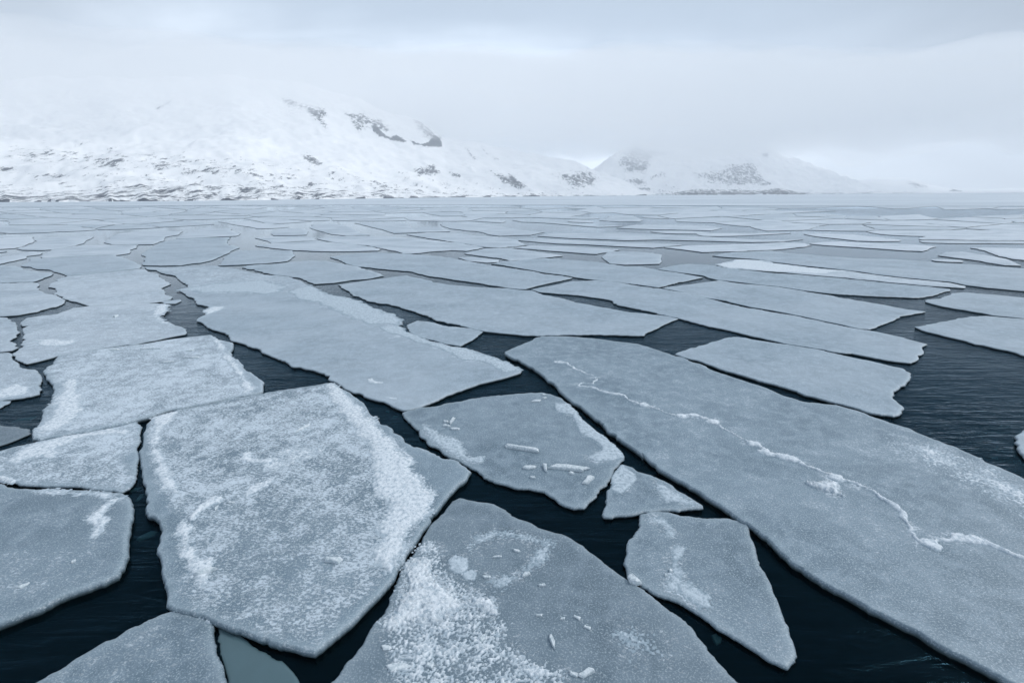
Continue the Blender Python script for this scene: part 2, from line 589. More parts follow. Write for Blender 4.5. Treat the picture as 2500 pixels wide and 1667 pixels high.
ROCKS_LEFT = [
    (0.82, 4, "A1 1060,470 1110,480 1180,560 1230,575 1280,555 1340,590 1370,615 1280,610 1200,585 1130,560 1070,515"),
    (0.82, 4, "A1 1500,640 1560,620 1620,565 1680,590 1690,650 1600,665 1510,655"),
    (0.82, 4, "A1 1400,600 1480,630 1500,645 1440,640"),
    (0.52, 8, "A1 240,230 340,230 480,290 640,320 660,380 610,400 650,490 600,440 500,370 460,320 320,300"),
    (0.42, 9, "A1 820,350 1000,340 1060,400 1150,400 1220,520 1120,530 1060,470 940,515 880,470"),
    (0.42, 9, "A1 1400,410 1480,410 1640,530 1720,550 1690,600 1540,590 1480,500"),
    (0.52, 6, "A1 1820,560 1860,540 1900,600 1890,630 1840,590"),
    (0.52, 8, "A1 420,730 500,720 600,790 600,830 520,800 440,780"),
    (0.42, 9, "A1 1420,860 1500,840 1620,810 1700,900 1550,930 1480,930"),
    (0.52, 4, "A1 1740,880 1860,900 1850,940 1770,920"),
    (0.52, 4, "A1 1890,650 2010,780 1990,785 1890,670"),
    (0.42, 4, "A1 2040,660 2200,780 2150,770 2040,680"),
    (0.30, 16, "A1 0,840 500,900 1100,940 1130,1000 700,990 0,990"),
    (0.42, 9, "A1 2100,870 2200,880 2352,960 2352,1030 2250,1010"),
    (0.52, 9, "A2 0,880 120,960 200,1030 120,1050 0,1010"),
    (0.42, 12, "A2 380,900 700,860 830,930 770,1020 620,1030 480,970"),
    (0.30, 22, "A0 0,660 900,680 1500,720 2352,800 2352,980 1800,950 1200,880 500,820 0,800"),
    (0.52, 6, "A0 0,838 160,838 160,872 0,880"),
    (0.42, 9, "A0 200,880 700,910 600,950 300,930"),
    (0.30, 16, "A0 0,960 2352,1010 2352,1090 0,1050"),
    (0.42, 9, "A0 0,1060 600,1070 1500,1060 1700,1110 1700,1132 0,1137"),
    (0.52, 4, "A0 1380,320 1500,260 1560,225 1520,275 1420,325"),
]
land("mountain", -900, 1600, 620, 190,
     [(-900, 1700), (0, 1480), (300, 1330), (600, 1290), (900, 1600), (1240, 2200), (1500, 3000), (1600, 3300)],
     [(-900, 250), (0, 205), (300, 190), (600, 185), (800, 215), (950, 262), (1040, 300), (1090, 335), (1200, 352), (1300, 372), (1420, 402),
      (1500, 430), (1560, 458), (1600, 470)],
     [(-900, 3600), (900, 3400), (1240, 2900), (1500, 1800), (1600, 900)],
     "broad snow covered mountain with bare rock cliffs under the cloud", "mountain", ROCKS_LEFT, seed=1.7)
ROCKS_FAR = [
    (0.42, 9, "A2 990,760 1060,700 1150,640 1300,670 1500,700 1480,740 1300,760 1250,900 1050,890 980,800"),
    (0.42, 12, "A2 1580,780 1700,880 1900,860 2000,800 2200,780 2300,950 2352,1000 2000,1020 1700,950"),
    (0.52, 8, "A2 1030,960 1160,930 1290,1000 1150,1000"),
    (0.52, 8, "A2 1270,930 1400,880 1420,920 1300,940"),
    (0.70, 4, "A2 1120,1022 1290,1030 1280,1045 1130,1040"),
    (0.52, 9, "A3 0,690 80,700 60,750 0,760"),
    (0.52, 9, "A3 0,940 120,980 60,1010 0,1010"),
]
land("far_mountain", 1380, 2180, 260, 110,
     [(1380, 5200), (1700, 5600), (2180, 6400)],
     [(1380, 458), (1440, 420), (1500, 372), (1560, 340), (1640, 330), (1720, 345), (1800, 350), (1880, 365), (1960, 392), (2030, 420),
      (2100, 450), (2180, 466)],
     [(1380, 1200), (1600, 3000), (2000, 2500), (2180, 900)],
     "pale distant mountain fading into low cloud beyond the ice", "mountain", ROCKS_FAR, relief=45.0, seed=8.2, rough=0.2)
land("low_hill", 1950, 3300, 240, 60,
     [(1950, 6800), (2500, 7000), (3300, 7000)],
     [(1950, 450), (2080, 440), (2150, 437), (2220, 441), (2270, 452), (2330, 460), (2400, 462), (2500, 460), (2700, 455), (3300, 440)],
     [(1950, 1500), (2500, 1800), (3300, 2000)],
     "low snowy hills on the far shore", "hill",
     [(0.42, 4, "A3 600,970 780,970 780,990 620,985"), (0.42, 6, "A3 1270,960 1480,990 1500,1030 1350,1020"),
      (0.82, 3, "A3 1680,1055 1720,1040 1800,1058")], relief=14.0, seed=4.4, bank=(3, 0.6))
land("rocky_point", 1640, 1975, 200, 40,
     [(1640, 3900), (1975, 4000)],
     [(1640, 471.6), (1665, 466), (1700, 461.5), (1760, 463.5), (1800, 462), (1860, 464), (1900, 462.5), (1940, 467), (1975, 471.2)],
     [(1640, 200), (1800, 420), (1975, 200)],
     "low dark rocky point reaching along the far ice", "headland", [], relief=10.0, seed=2.9, bank=(8, 0.9), power=1.0, base_rock=0.42)

# ------------------------------------------------------------------ air: even haze, and the cloud that hides the summits
def box(name, lo, hi, m):
    (a, b, c), (d_, e, f_) = lo, hi
    V = [(a, b, c), (d_, b, c), (d_, e, c), (a, e, c), (a, b, f_), (d_, b, f_), (d_, e, f_), (a, e, f_)]
    F = [(3, 2, 1, 0), (4, 5, 6, 7), (0, 1, 5, 4), (1, 2, 6, 5), (2, 3, 7, 6), (3, 0, 4, 7)]
    return build(name, V, F, m, smooth=False)


m, t = mat("hazy_air")
out = t.n('ShaderNodeOutputMaterial')
pv = t.n('ShaderNodeVolumePrincipled')
pv.inputs['Color'].default_value = (0.93, 0.96, 1.0, 1)
pv.inputs['Density'].default_value = HAZE
pv.inputs['Anisotropy'].default_value = 0.15
t.link(pv.outputs[0], out.inputs['Volume'])
tag(box("haze", (-13000, -600, -8), (13000, 13000, 1330), m), "pale thin haze over the whole ice field", "haze", kind="stuff")

m, t = mat("cloud_vapour")
out = t.n('ShaderNodeOutputMaterial')
pv = t.n('ShaderNodeVolumePrincipled')
pv.inputs['Color'].default_value = (1.0, 1.0, 1.0, 1)
pv.inputs['Density'].default_value = CLOUD
pv.inputs['Anisotropy'].default_value = 0.1
t.link(pv.outputs[0], out.inputs['Volume'])
# one bank of cloud with an uneven underside; it hangs lower over the near shoulder of the broad mountain
nu, nv = 96, 40
B_, D_ = np.meshgrid(np.radians(np.linspace(-76, 76, nu)), np.linspace(3000, 8800, nv))
X_, Y_ = D_ * np.sin(B_), D_ * np.cos(B_)
base_ = 560 + 230 * fbm(X_ / 1300.0, Y_ / 1100.0, 5) - 130 * smooth01((-900 - X_) / 1500.0) * smooth01((4400 - D_) / 1200.0) \
    - 60 * smooth01((X_ - 600) / 1500.0)
top_ = np.clip(730 + 0.26 * (D_ - 3000) + 110 * fbm(X_ / 1100.0 + 9, Y_ / 1100.0, 4) - 300 * smooth01((X_ - 900) / 2400.0) - 200 * smooth01((-X_ - 1600) / 1600.0), 480, 1290)
base_ = np.minimum(base_, top_ - 25)
V = [(x, y, z) for x, y, z in zip(X_.ravel(), Y_.ravel(), base_.ravel())] + [(x, y, z) for x, y, z in zip(X_.ravel(), Y_.ravel(), top_.ravel())]
n_ = nu * nv
F = []
for r in range(nv - 1):
    for c in range(nu - 1):
        a = r * nu + c
        F += [(a + nu, a + nu + 1, a + 1, a), (n_ + a, n_ + a + 1, n_ + a + nu + 1, n_ + a + nu)]
rim_ = [c for c in range(nu)] + [r * nu + nu - 1 for r in range(1, nv)] + [(nv - 1) * nu + c for c in range(nu - 2, -1, -1)] + [r * nu for r in range(nv - 2, 0, -1)]
F += [(rim_[i], rim_[(i + 1) % len(rim_)], n_ + rim_[(i + 1) % len(rim_)], n_ + rim_[i]) for i in range(len(rim_))]
tag(build("cloud", V, F, m, origin=(0, 5600, 690)), "low cloud bank wrapped round the mountain tops", "cloud", kind="stuff")
# ------------------------------------------------------------------ ice floes


def roughen(poly, step, amp, cap=900):
    """break the edges of an outline the way ice breaks: midpoint displacement down to the step length"""
    per = np.linalg.norm(np.roll(poly, -1, 0) - poly, axis=1).sum()
    step = max(step, per / cap)
    out = []
    n = len(poly)
    for i in range(n):
        seg = [poly[i], poly[(i + 1) % n]]
        k, rag = 0, random.uniform(0.25, 1.6)            # some edges broke clean, some crumbled
        while np.linalg.norm(seg[1] - seg[0]) > step and k < 9:
            new = [seg[0]]
            for a, b in zip(seg[:-1], seg[1:]):
                d = b - a
                L = np.linalg.norm(d)
                r = max(-1.6, min(1.6, random.gauss(0, 1))) * amp * rag * min(L, 1.2 + 0.25 * L)
                new += [(a + b) / 2 + np.array([-d[1], d[0]]) / max(L, 1e-9) * r, b]
            seg = new
            k += 1
        out += seg[:-1]
    return np.array(out)


def near_dist(p, poly, nrm, reach):
    """distance to the outline, exact only within reach of it (found through a coarse grid of its points)"""
    out = np.full(len(p), reach)
    cell = max(reach, 0.3)
    key = {}
    kp = np.floor(poly / cell).astype(int)
    for i, k in enumerate(map(tuple, kp.tolist())):
        key.setdefault(k, []).append(i)
    groups = {}
    for i, k in enumerate(map(tuple, np.floor(p / cell).astype(int).tolist())):
        groups.setdefault(k, []).append(i)
    n = len(poly)
    for (cx, cy), ids in groups.items():
        segs = set()
        for ax in (-1, 0, 1):
            for ay in (-1, 0, 1):
                for i in key.get((cx + ax, cy + ay), ()):
                    segs.update(((i - 1) % n, i))
        if not segs:
            continue
        sg = np.array(sorted(segs))
        A = poly[sg]
        ab = poly[(sg + 1) % n] - A
        q = p[ids]
        t = np.clip(((q[:, None] - A[None]) * ab[None]).sum(2) / np.maximum((ab ** 2).sum(1), 1e-12)[None], 0, 1)
        e = A[None] + t[..., None] * ab[None] - q[:, None]
        out[ids] = np.minimum(reach, np.sqrt((e ** 2).sum(2)).min(1))
    return out


def slab(name, px, label, frost=0.3, tone=1.0, free=0.13, group=None, bare=(), grid=None, amp=0.062, split=True, material=None, teal=0.2):
    z0, free = free, max(abs(free), 0.06)
    poly = ccw(ground(px, z0 - 0.03))
    cen = poly.mean(0)
    dist = max(8.0, math.hypot(cen[0], cen[1]))
    near = max(8.0, np.linalg.norm(poly, axis=1).min())
    step = max(0.05, near * (0.0022 if near < 60 else 0.004))
    poly = roughen(poly, step, amp)
    n = len(poly)
    ext = np.ptp(poly, 0)
    bev = min(0.06, 0.12 * min(ext))
    # inner points
    inner = []
    if grid is None:
        grid = max(0.22, dist * 0.012)
    nrm = np.roll(poly, -1, 0) - np.roll(poly, 1, 0)
    nrm = np.stack([-nrm[:, 1], nrm[:, 0]], 1) / np.maximum(np.linalg.norm(nrm, axis=1), 1e-9)[:, None]
    for inset in (bev * 0.4, bev, bev * 3.0):
        if near > 60 and inset != bev:
            continue
        q = poly + nrm * inset
        ok = inside(q, poly) & (near_dist(q, poly, nrm, inset) > inset * 0.75)
        q = q[ok]
        inner.append(q if inset < bev * 2 else q[::3])
    if min(ext) > grid * 3:
        gx, gy = np.meshgrid(np.arange(poly[:, 0].min(), poly[:, 0].max(), grid), np.arange(poly[:, 1].min(), poly[:, 1].max(), grid))
        g = np.column_stack([gx.ravel(), gy.ravel()])
        g = g[:6000] if len(g) < 6000 else g[:: len(g) // 6000 + 1]
        g = g + (RS.rand(*g.shape) - 0.5) * grid * 0.6
        g = g[inside(g, poly)]
        if len(g):
            inner.append(g[near_dist(g, poly, nrm, bev * 7) > bev * 3.5])
    inner = np.concatenate(inner) if inner else np.zeros((0, 2))
    pv = np.concatenate([poly, inner])
    res = delaunay_2d_cdt([Vector(p) for p in pv], [(i, (i + 1) % n) for i in range(n)], [], 1, 1e-5)
    tv = np.array([tuple(p) for p in res[0]])
    dd = near_dist(tv, poly, nrm, bev * 7)
    s = np.clip(dd / bev, 0, 1)
    z = z0 - 0.30 * free * (1 - s) ** 2
    z = z + 0.010 * smooth01(dd / 0.5) * fbm(tv[:, 0] / 1.1, tv[:, 1] / 1.1, 3)
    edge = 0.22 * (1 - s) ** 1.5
    rim = (1 - smooth01((dd - bev * 0.6) / (bev * 4))) * s
    fr = np.full(len(tv), frost) * (0.55 + 0.45 * smooth01(dd / (bev * 5)))
    tpx = None
    for val, soft, text in bare:
        b = ground(pts(text), z0)
        ins = inside(tv, b)
        d2 = seg_dist(tv, b)
        w = np.where(ins, 0.5 + 0.5 * np.clip(d2 / soft, 0, 1), 0.5 - 0.5 * np.clip(d2 / soft, 0, 1))
        fr = fr * (1 - w) + val * w
    V = [np.column_stack([tv, z])]
    F = [f for f in res[2]]
    ntop = len(F)
    E, R, Q = [edge], [rim], [fr]
    # side: a short face, then an undercut that runs down below the water
    base = len(tv)
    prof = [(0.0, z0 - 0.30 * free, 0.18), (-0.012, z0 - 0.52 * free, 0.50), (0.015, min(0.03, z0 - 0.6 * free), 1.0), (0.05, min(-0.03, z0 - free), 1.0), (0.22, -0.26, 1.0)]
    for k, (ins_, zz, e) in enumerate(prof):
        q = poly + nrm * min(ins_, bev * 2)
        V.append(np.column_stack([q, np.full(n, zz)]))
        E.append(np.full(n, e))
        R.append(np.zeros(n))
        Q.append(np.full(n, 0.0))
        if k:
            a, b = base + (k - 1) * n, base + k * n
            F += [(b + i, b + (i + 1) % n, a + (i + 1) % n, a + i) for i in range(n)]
    V, E, R, Q = np.concatenate(V), np.concatenate(E), np.concatenate(R), np.concatenate(Q)
    m_ = material or ICE
    if split:                                              # the broken side is a part of its own
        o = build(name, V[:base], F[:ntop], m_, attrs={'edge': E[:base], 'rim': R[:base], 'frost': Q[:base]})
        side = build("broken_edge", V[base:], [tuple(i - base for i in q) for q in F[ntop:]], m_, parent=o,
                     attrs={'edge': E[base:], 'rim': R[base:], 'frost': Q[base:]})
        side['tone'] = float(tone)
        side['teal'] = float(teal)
    else:
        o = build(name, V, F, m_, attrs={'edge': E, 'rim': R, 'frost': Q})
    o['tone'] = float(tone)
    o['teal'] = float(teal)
    tag(o, label, "ice floe", group)
    o_top[o.name] = z0
    outlines.append((px, o))
    return o


o_top = {}
outlines = []


def heap(name, parent, field, lo, hi, step, height, soft, freq, cut, fine=0.5, label=None, material=None):
    """snow lying on a floe: a real height field, ragged where it thins out"""
    z0 = o_top[parent.name]
    nx, ny = int((hi[0] - lo[0]) / step) + 2, int((hi[1] - lo[1]) / step) + 2
    gx, gy = np.meshgrid(lo[0] + np.arange(nx) * step, lo[1] + np.arange(ny) * step)
    P = np.column_stack([gx.ravel(), gy.ravel()])
    P = P + (RS.rand(*P.shape) - 0.5) * step * 0.5
    s = field(P)
    n1 = fbm(P[:, 0] * freq, P[:, 1] * freq, 4)
    n2 = fbm(P[:, 0] * 0.44 / step, P[:, 1] * 0.44 / step + 3, 2, 0.7)
    h = np.clip(s / soft, -1, 1) * 0.75 + 0.55 * n1 + fine * n2 + 0.25 - cut
    h = np.where(s > -soft, h, -1)
    zz = height * np.where(h > 0, 1 - np.exp(-1.4 * np.maximum(h, 0)), np.maximum(h, -0.3)) + 0.10 * height * n2 * (h > 0.2)
    V = np.column_stack([P, z0 + zz + 0.004])
    i = np.arange(ny - 1)[:, None] * nx + np.arange(nx - 1)[None]
    q = np.stack([i, i + 1, i + nx + 1, i + nx], -1).reshape(-1, 4)
    q = q[(h[q] > 0).any(1)]
    if not len(q):
        return None
    used, inv = np.unique(q, return_inverse=True)
    o = build(name, V[used], inv.reshape(-1, 4), material or SNOW, parent=parent, attrs={'thick': h[used]})
    # loose frost thickens around the snow
    me = parent.data
    co = np.zeros(len(me.vertices) * 3, np.float32)
    me.vertices.foreach_get('co', co)
    co = co.reshape(-1, 3)[:, :2] + np.array(parent.location)[:2]
    a = me.attributes['frost'].data
    fr_ = np.zeros(len(co), np.float32)
    a.foreach_get('value', fr_)
    e = np.zeros(len(co), np.float32)
    me.attributes['edge'].data.foreach_get('value', e)
    w = smooth01((field(co) + 2.2 * soft) / (2.6 * soft)) * (e < 0.3)
    a.foreach_set('value', np.maximum(fr_, (0.78 - 0.35 * max(cut, 0)) * w).astype(np.float32))
    if label:
        o['label'] = label
    return o


def patch(parent, text, height=0.05, soft=0.25, freq=1.6, cut=0.0, step=None, fine=0.5, name="snow_patch", label=None, material=None):
    if material is FROST and name == "snow_patch":
        name = "frost_film"
    poly = ground(pts(text), o_top[parent.name])
    lo, hi = poly.min(0) - soft, poly.max(0) + soft
    if step is None:
        step = max(0.03, np.linalg.norm(poly, axis=1).min() * 0.0022)
    step = max(step, math.sqrt(np.prod(hi - lo) / 60000))

    def field(P):
        d = seg_dist(P, poly)
        return np.where(inside(P, poly), d, -d)
    return heap(name, parent, field, lo, hi, step, height, soft, freq, cut, fine, label, material)


def ridge(parent, text, width=0.14, height=0.11, freq=2.6, cut=-0.28, blobs="", name="snow_ridge", label=None):
    line = ground(pts(text), o_top[parent.name])
    fat = ground(pts(blobs), o_top[parent.name]) if blobs else np.zeros((0, 2))
    # one strip of field per few metres keeps the grids small
    objs = []
    lo, hi = line.min(0) - 0.6, line.max(0) + 0.6
    step = max(0.035, np.linalg.norm(line, axis=1).min() * 0.0024, math.sqrt(np.prod(hi - lo) / 260000))

    def field(P):
        s = np.full(len(P), -9.0)
        m = np.zeros(len(P), bool)
        for i in range(0, len(line) - 1):
            a, b = np.minimum(line[i], line[i + 1]) - 0.8, np.maximum(line[i], line[i + 1]) + 0.8
            m |= (P[:, 0] > a[0]) & (P[:, 0] < b[0]) & (P[:, 1] > a[1]) & (P[:, 1] < b[1])
        idx = np.where(m)[0]
        pp = P[idx] + 0.10 * np.column_stack([fbm(P[idx, 0] * 1.7, P[idx, 1] * 1.7, 3), fbm(P[idx, 0] * 1.7 + 31, P[idx, 1] * 1.7, 3)])
        w = width * (0.75 + 1.3 * fbm(P[idx, 0] * 0.55, P[idx, 1] * 0.55 + 5, 2))
        s[idx] = w - seg_dist(pp, line, closed=False)
        for c in fat:
            s[idx] = np.maximum(s[idx], 0.14 - np.linalg.norm(pp - c, axis=1) * 0.7)
        return s
    return heap(name, parent, field, lo, hi, step, height, width * 0.9, freq, cut, 0.35, label)


def chunk(text, width, height, label, z, name="ice_chunk", mat_=None, group="ice chunks lying on the floes", swell=1.1):
    """a broken block of ice lying between two measured end points"""
    width, height = width * swell, height * swell
    a, b = ground(pts(text), z)
    d = (b - a) * 1.12
    a, b = (a + b - d) / 2, (a + b + d) / 2
    L = max(np.linalg.norm(d), 0.05)
    u = d / L
    w = np.array([-u[1], u[0]])
    k = 7
    ang = np.sort((np.arange(k) + RS.uniform(-0.3, 0.3, k)) / k * 2 * math.pi)
    rings = []
    for zz, sc in ((-0.01, 0.94), (0.35 * height, 1.0), (0.82 * height, 0.88), (height, 0.62)):
        r = []
        for j, t in enumerate(ang):
            e = 0.55
            cx = math.copysign(abs(math.cos(t)) ** e, math.cos(t)) * L / 2 * sc
            cy = math.copysign(abs(math.sin(t)) ** e, math.sin(t)) * width / 2 * sc
            jit = 1 + 0.30 * math.sin(j * 2.3 + L * 37 + zz * 3)
            p = (a + b) / 2 + u * cx * jit + w * cy * jit
            r.append((p[0], p[1], z + zz + 0.006 + (0.12 * height * math.sin(j * 1.7 + L * 11) if zz > 0.5 * height else 0)))
        rings.append(r)
    V = [p for r in rings for p in r]
    F = []
    for q in range(3):
        F += [(q * k + i, q * k + (i + 1) % k, (q + 1) * k + (i + 1) % k, (q + 1) * k + i) for i in range(k)]
    F.append(tuple(3 * k + i for i in range(k)))
    o = build(name, V, F, mat_ or CHUNK, smooth=False, origin=((a + b)[0] / 2, (a + b)[1] / 2, z))
    return tag(o, label, "ice chunk", group)


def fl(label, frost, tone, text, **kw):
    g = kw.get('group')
    tone *= {NEARG: 1.0, FARG: 1.55}.get(g, 1.24)      # darker near, paler far: vignetting and grazing light put into tone, with frost
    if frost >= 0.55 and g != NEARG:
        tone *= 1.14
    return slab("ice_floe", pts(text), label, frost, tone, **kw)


NEARG = "large floes around the dark leads close to the viewer"
MIDG = "floes in the middle of the ice field"
FARG = "floes in the farther ice field"

big = fl("big frost-speckled slab with a white snow bank along its far side", 0.74, 1.0,
   "C0 1030,880 1200,832 1420,792 1700,732 2050,677 2212,647 | C1 200,656 330,650 400,700 510,775 560,850 640,930 720,985 800,1050 900,1085 "
   "1000,1125 1110,1160 1200,1210 1245,1245 | D1 1150,240 1080,320 1020,400 950,500 880,600 800,740 740,825 690,905 600,1000 500,1100 400,1195 "
   "310,1270 240,1330 190,1365 120,1355 0,1320 | D0 1750,1270 1640,1225 1540,1195 1430,1150 1290,1095 1180,1075 1120,1040 1125,950 1100,870 "
   "1090,760 1080,620 1075,480 1040,450 995,440 985,330 965,210 960,120 945,50 | C0 942,1140 960,1080 965,990 985,930",
   free=0.23, group=NEARG,
   bare=[(0.05, 0.25, "C1 330,640 520,770 800,1050 1245,1245 | D1 1080,330 960,500 800,740 500,1110 190,1380 150,1330 450,1080 720,800 860,520 "
          "990,350 850,90 | C1 820,1210 760,1130 620,960 450,790"),
         (0.10, 0.3, "D0 940,-200 1010,0 1040,200 1100,330 1200,480 1200,900 1250,1050 1130,1060 1080,700 1050,450 980,440 950,100"),
         (0.60, 1.6, "D0 1250,500 1900,420 | D1 600,500 650,900 200,1250 | D0 1900,1250 1300,1030")])
patch(big, "C1 290,660 345,680 420,770 500,830 580,900 600,960 680,1010 740,1060 760,1130 860,1190 820,1215 880,1290 960,1360 990,1430 | "
      "D1 990,330 960,390 900,440 860,510 820,590 800,650 760,730 700,790 600,770 570,720 620,660 650,580 600,500 660,430 720,330 600,300 560,200 "
      "600,120 570,0 | C1 560,1080 500,990 400,880 320,790 285,720", 0.07, 0.30, 1.1, 0.10)
patch(big, "C0 1020,885 1200,840 1160,900 1090,960 1060,1080 1110,1150 1140,1250 1220,1380 1170,1410 1090,1330 1040,1200 1010,1060 1040,960", 0.045, 0.22, 1.5, 0.25)
patch(big, "D0 1230,480 1290,500 1270,640 1330,720 1450,760 1400,820 1380,900 1300,850 1240,720 1210,600 1210,520", 0.06, 0.20, 1.8, 0.15)
patch(big, "D0 1440,310 1490,310 1480,345 1400,380 1340,420 1300,470 1285,450 1330,390 1390,345", 0.08, 0.10, 2.4, 0.0)
patch(big, "D0 1640,15 1690,10 1700,55 1790,60 1850,55 1800,90 1700,80 1620,60", 0.06, 0.12, 2.0, 0.2)
patch(big, "D0 1640,280 1740,220 1860,170 1850,205 1760,270 1660,310", 0.04, 0.12, 2.0, 0.35, fine=0.7)
patch(big, "D0 1700,60 2000,-60 | C0 2212,1080 2212,1120 | D0 2050,90 1900,150 1750,140", 0.03, 0.3, 1.5, 0.95, fine=0.9)

ridged = fl("long diagonal floe crossed by a thin crumbled snow ridge", 0.34, 1.0,
   "C1 1470,440 1560,400 1660,360 1725,335 1850,335 | C2 300,340 420,350 560,370 700,385 790,410 880,440 960,468 1070,505 1200,558 1300,593 "
   "1450,643 1600,693 1700,738 1800,768 1950,790 2050,798 | C3 1080,835 1200,882 1320,922 1440,957 1500,990 1650,1045 1760,1085 1900,1150 "
   "2050,1220 2212,1295 2500,1450 3000,1800 3300,2300 3100,2700 | D3 2700,1900 2300,1660 2120,1565 1950,1470 1750,1370 1600,1290 1420,1190 1250,1100 "
   "1100,1020 960,945 850,890 760,830 650,760 570,690 510,620 430,560 350,490 250,435 150,360 50,300 0,265 | D2 1060,245 950,180 850,125 790,70 "
   "740,20 | C2 750,1145 680,1090 600,1040 500,970 420,890 340,820 260,770 195,715 150,660 80,605 0,545 | C1 1560,490",
   free=0.23, group=NEARG, bare=[(0.52, 1.2, "C3 1200,900 1500,1000 2212,1310 2500,1500 2500,2100 2212,1568 1900,1350 1400,1150")])
ridge(ridged, "C2 160,510 230,515 290,560 340,580 400,600 440,625 410,655 330,650 310,670 400,675 450,705 530,720 600,730 660,770 720,795 "
      "820,815 900,850 1000,875 1040,870 1120,870 1200,905 1260,940 1340,985 1420,1030 1480,1050 1550,1090 1600,1135 1720,1140 1790,1170 1850,1210 "
      "1950,1250 2060,1275 2120,1300 | C3 1100,1345 1200,1385 1250,1420 1350,1480 1390,1540 | D3 1440,500 1465,560 1490,600 1580,625 1650,605 "
      "1750,595 1800,580 1920,600 2000,640 2100,680 2212,730 2400,800",
      0.058, 0.085, blobs="C2 760,800 1010,875 1210,910 1490,1060 1565,1110 1690,1150 1750,1160 2060,1290 | D3 1580,625 1800,590 1900,605")
patch(ridged, "C3 770,1330 830,1340 870,1325 940,1330 950,1370 975,1410 920,1400 850,1370", 0.16, 0.15, 1.6, -0.1, name="snow_lump")
patch(ridged, "C3 1300,1060 1500,1010 1900,1170 2212,1310 2500,1500 2500,1750 2212,1560 1800,1330 1450,1180", 0.03, 0.7, 1.5, 1.05, fine=1.0)

trap = fl("grey four-sided floe strewn with broken ice blocks", 0.20, 0.93,
   "C1 780,850 900,815 1050,795 1250,755 1450,735 1650,715 1780,725 1850,750 1920,795 1990,880 2050,950 2120,1010 2212,1085 | C2 600,1110 620,1165 "
   "590,1190 540,1280 500,1340 430,1420 350,1495 280,1500 220,1480 150,1430 80,1385 0,1370 | C1 1540,1360 1400,1320 1330,1290 1250,1230 1150,1170 "
   "1060,1130 960,1070 900,1010 850,940 800,890", group=NEARG)
patch(trap, "C1 910,925 960,950 1050,1010 1140,1030 1200,1110 1230,1150 1320,1150 1330,1190 1200,1175 1080,1105 980,1035", 0.035, 0.15, 1.8, 0.15, material=FROST)
patch(trap, "C2 160,790 230,790 300,850 330,900 400,960 480,1010 560,1080 610,1150 560,1160 420,1175 375,1150 480,1105 470,1075 400,1020 330,990 "
      "300,900 260,860 170,840", 0.05, 0.10, 1.2, -0.15, fine=0.25, material=FROST)
tri = fl("small triangular floe wedged beside the long ridged floe", 0.22, 0.95,
   "D2 600,90 680,115 720,145 800,165 900,210 980,270 1080,325 1150,370 1150,390 1050,395 900,405 760,415 640,440 540,455 480,450 470,430 490,380 "
   "500,310 500,280 530,220 540,180 570,130", group=NEARG)
patch(tri, "D2 605,100 690,160 695,190 650,240 595,285 545,255 550,190", 0.03, 0.10, 1.5, -0.2, fine=0.25, material=FROST)
patch(tri, "D2 820,200 920,240 1000,300 1120,370 1000,360 900,350 860,290", 0.02, 0.2, 2.0, 0.45, material=FROST)
tear = fl("grey teardrop floe with a pointed end in the dark lead", 0.24, 0.92,
   "D2 725,430 800,410 920,415 1000,440 1100,450 1200,455 1310,455 1400,475 1455,500 1465,550 1500,640 1520,730 1570,820 1610,900 1650,1000 1690,1110 "
   "1730,1210 1760,1290 1780,1370 1760,1430 1720,1470 1680,1455 1600,1420 1500,1350 1380,1275 1260,1210 1130,1110 1030,1050 900,995 800,955 740,920 "
   "690,885 640,860 632,800 622,730 635,650 650,600 690,560 720,500", group=NEARG)
patch(tear, "D2 850,880 900,900 940,840 930,700 960,650 1020,650 1000,760 1010,860 1100,920 1220,990 1200,1060 1080,1040 960,960 890,930", 0.022, 0.18, 2.0, 0.42, material=FROST)
patch(tear, "D2 760,450 850,440 960,520 960,600 900,560 860,500 800,480", 0.015, 0.2, 2.0, 0.5, material=FROST)
front = fl("darkest large floe, half covered by lumpy crusted snow", 0.20, 0.80,
   "D1 1170,318 1290,345 1400,360 1480,400 1520,440 1600,470 1700,520 1800,550 1900,580 2000,640 2100,720 2212,808 | D2 630,862 740,930 800,975 870,1035 "
   "930,1083 1010,1133 1090,1210 1150,1290 1230,1390 1310,1480 1400,1568 1560,1760 1400,2100 | D1 1000,2100 300,2000 120,1760 300,1560 400,1430 470,1360 "
   "530,1270 560,1210 640,1120 690,1030 720,950 750,870 795,790 835,725 878,655 925,575 965,505 1025,452 1085,382 1115,342", free=0.14, group=NEARG)
patch(front, "D1 880,600 1000,590 1060,640 1060,690 1090,760 1140,840 1180,870 1280,890 1350,970 1400,1010 1430,1090 1510,1180 1490,1230 1560,1310 "
      "1640,1390 1750,1410 1860,1470 1900,1568 1800,1750 700,1750 640,1300 620,1210 660,1140 720,1060 740,960 780,880 800,760 850,680", 0.045, 0.22, 2.2, 1.0,
      fine=0.9, label="thin lumpy crust of snow with grey ice showing through")
patch(front, "D1 820,760 930,740 960,850 1050,920 1150,990 1300,980 1380,1010 1400,1080 1250,1060 1130,1100 1000,1150 900,1140 720,1200 660,1160 730,1060 "
      "790,950 800,850", 0.11, 0.25, 1.3, 0.12, label="thick white heap of crusted snow")
patch(front, "D1 1090,740 1140,705 1215,730 1220,790 1170,825 1110,800", 0.025, 0.05, 3.0, -0.1, name="snow_plate", material=FROST)
patch(front, "D1 1200,830 1245,805 1280,820 1265,865 1210,865", 0.02, 0.05, 3.0, -0.1, name="snow_plate", material=FROST)
patch(front, "D1 1200,640 1280,580 1400,530 1560,540 1720,590 1830,610 1800,690 1720,770 1640,830 1560,880 1400,960 1330,850 1500,840 1640,760 1690,640 1500,580 "
      "1330,620 1240,680", 0.020, 0.25, 2.0, 0.72, fine=0.8, material=FROST)
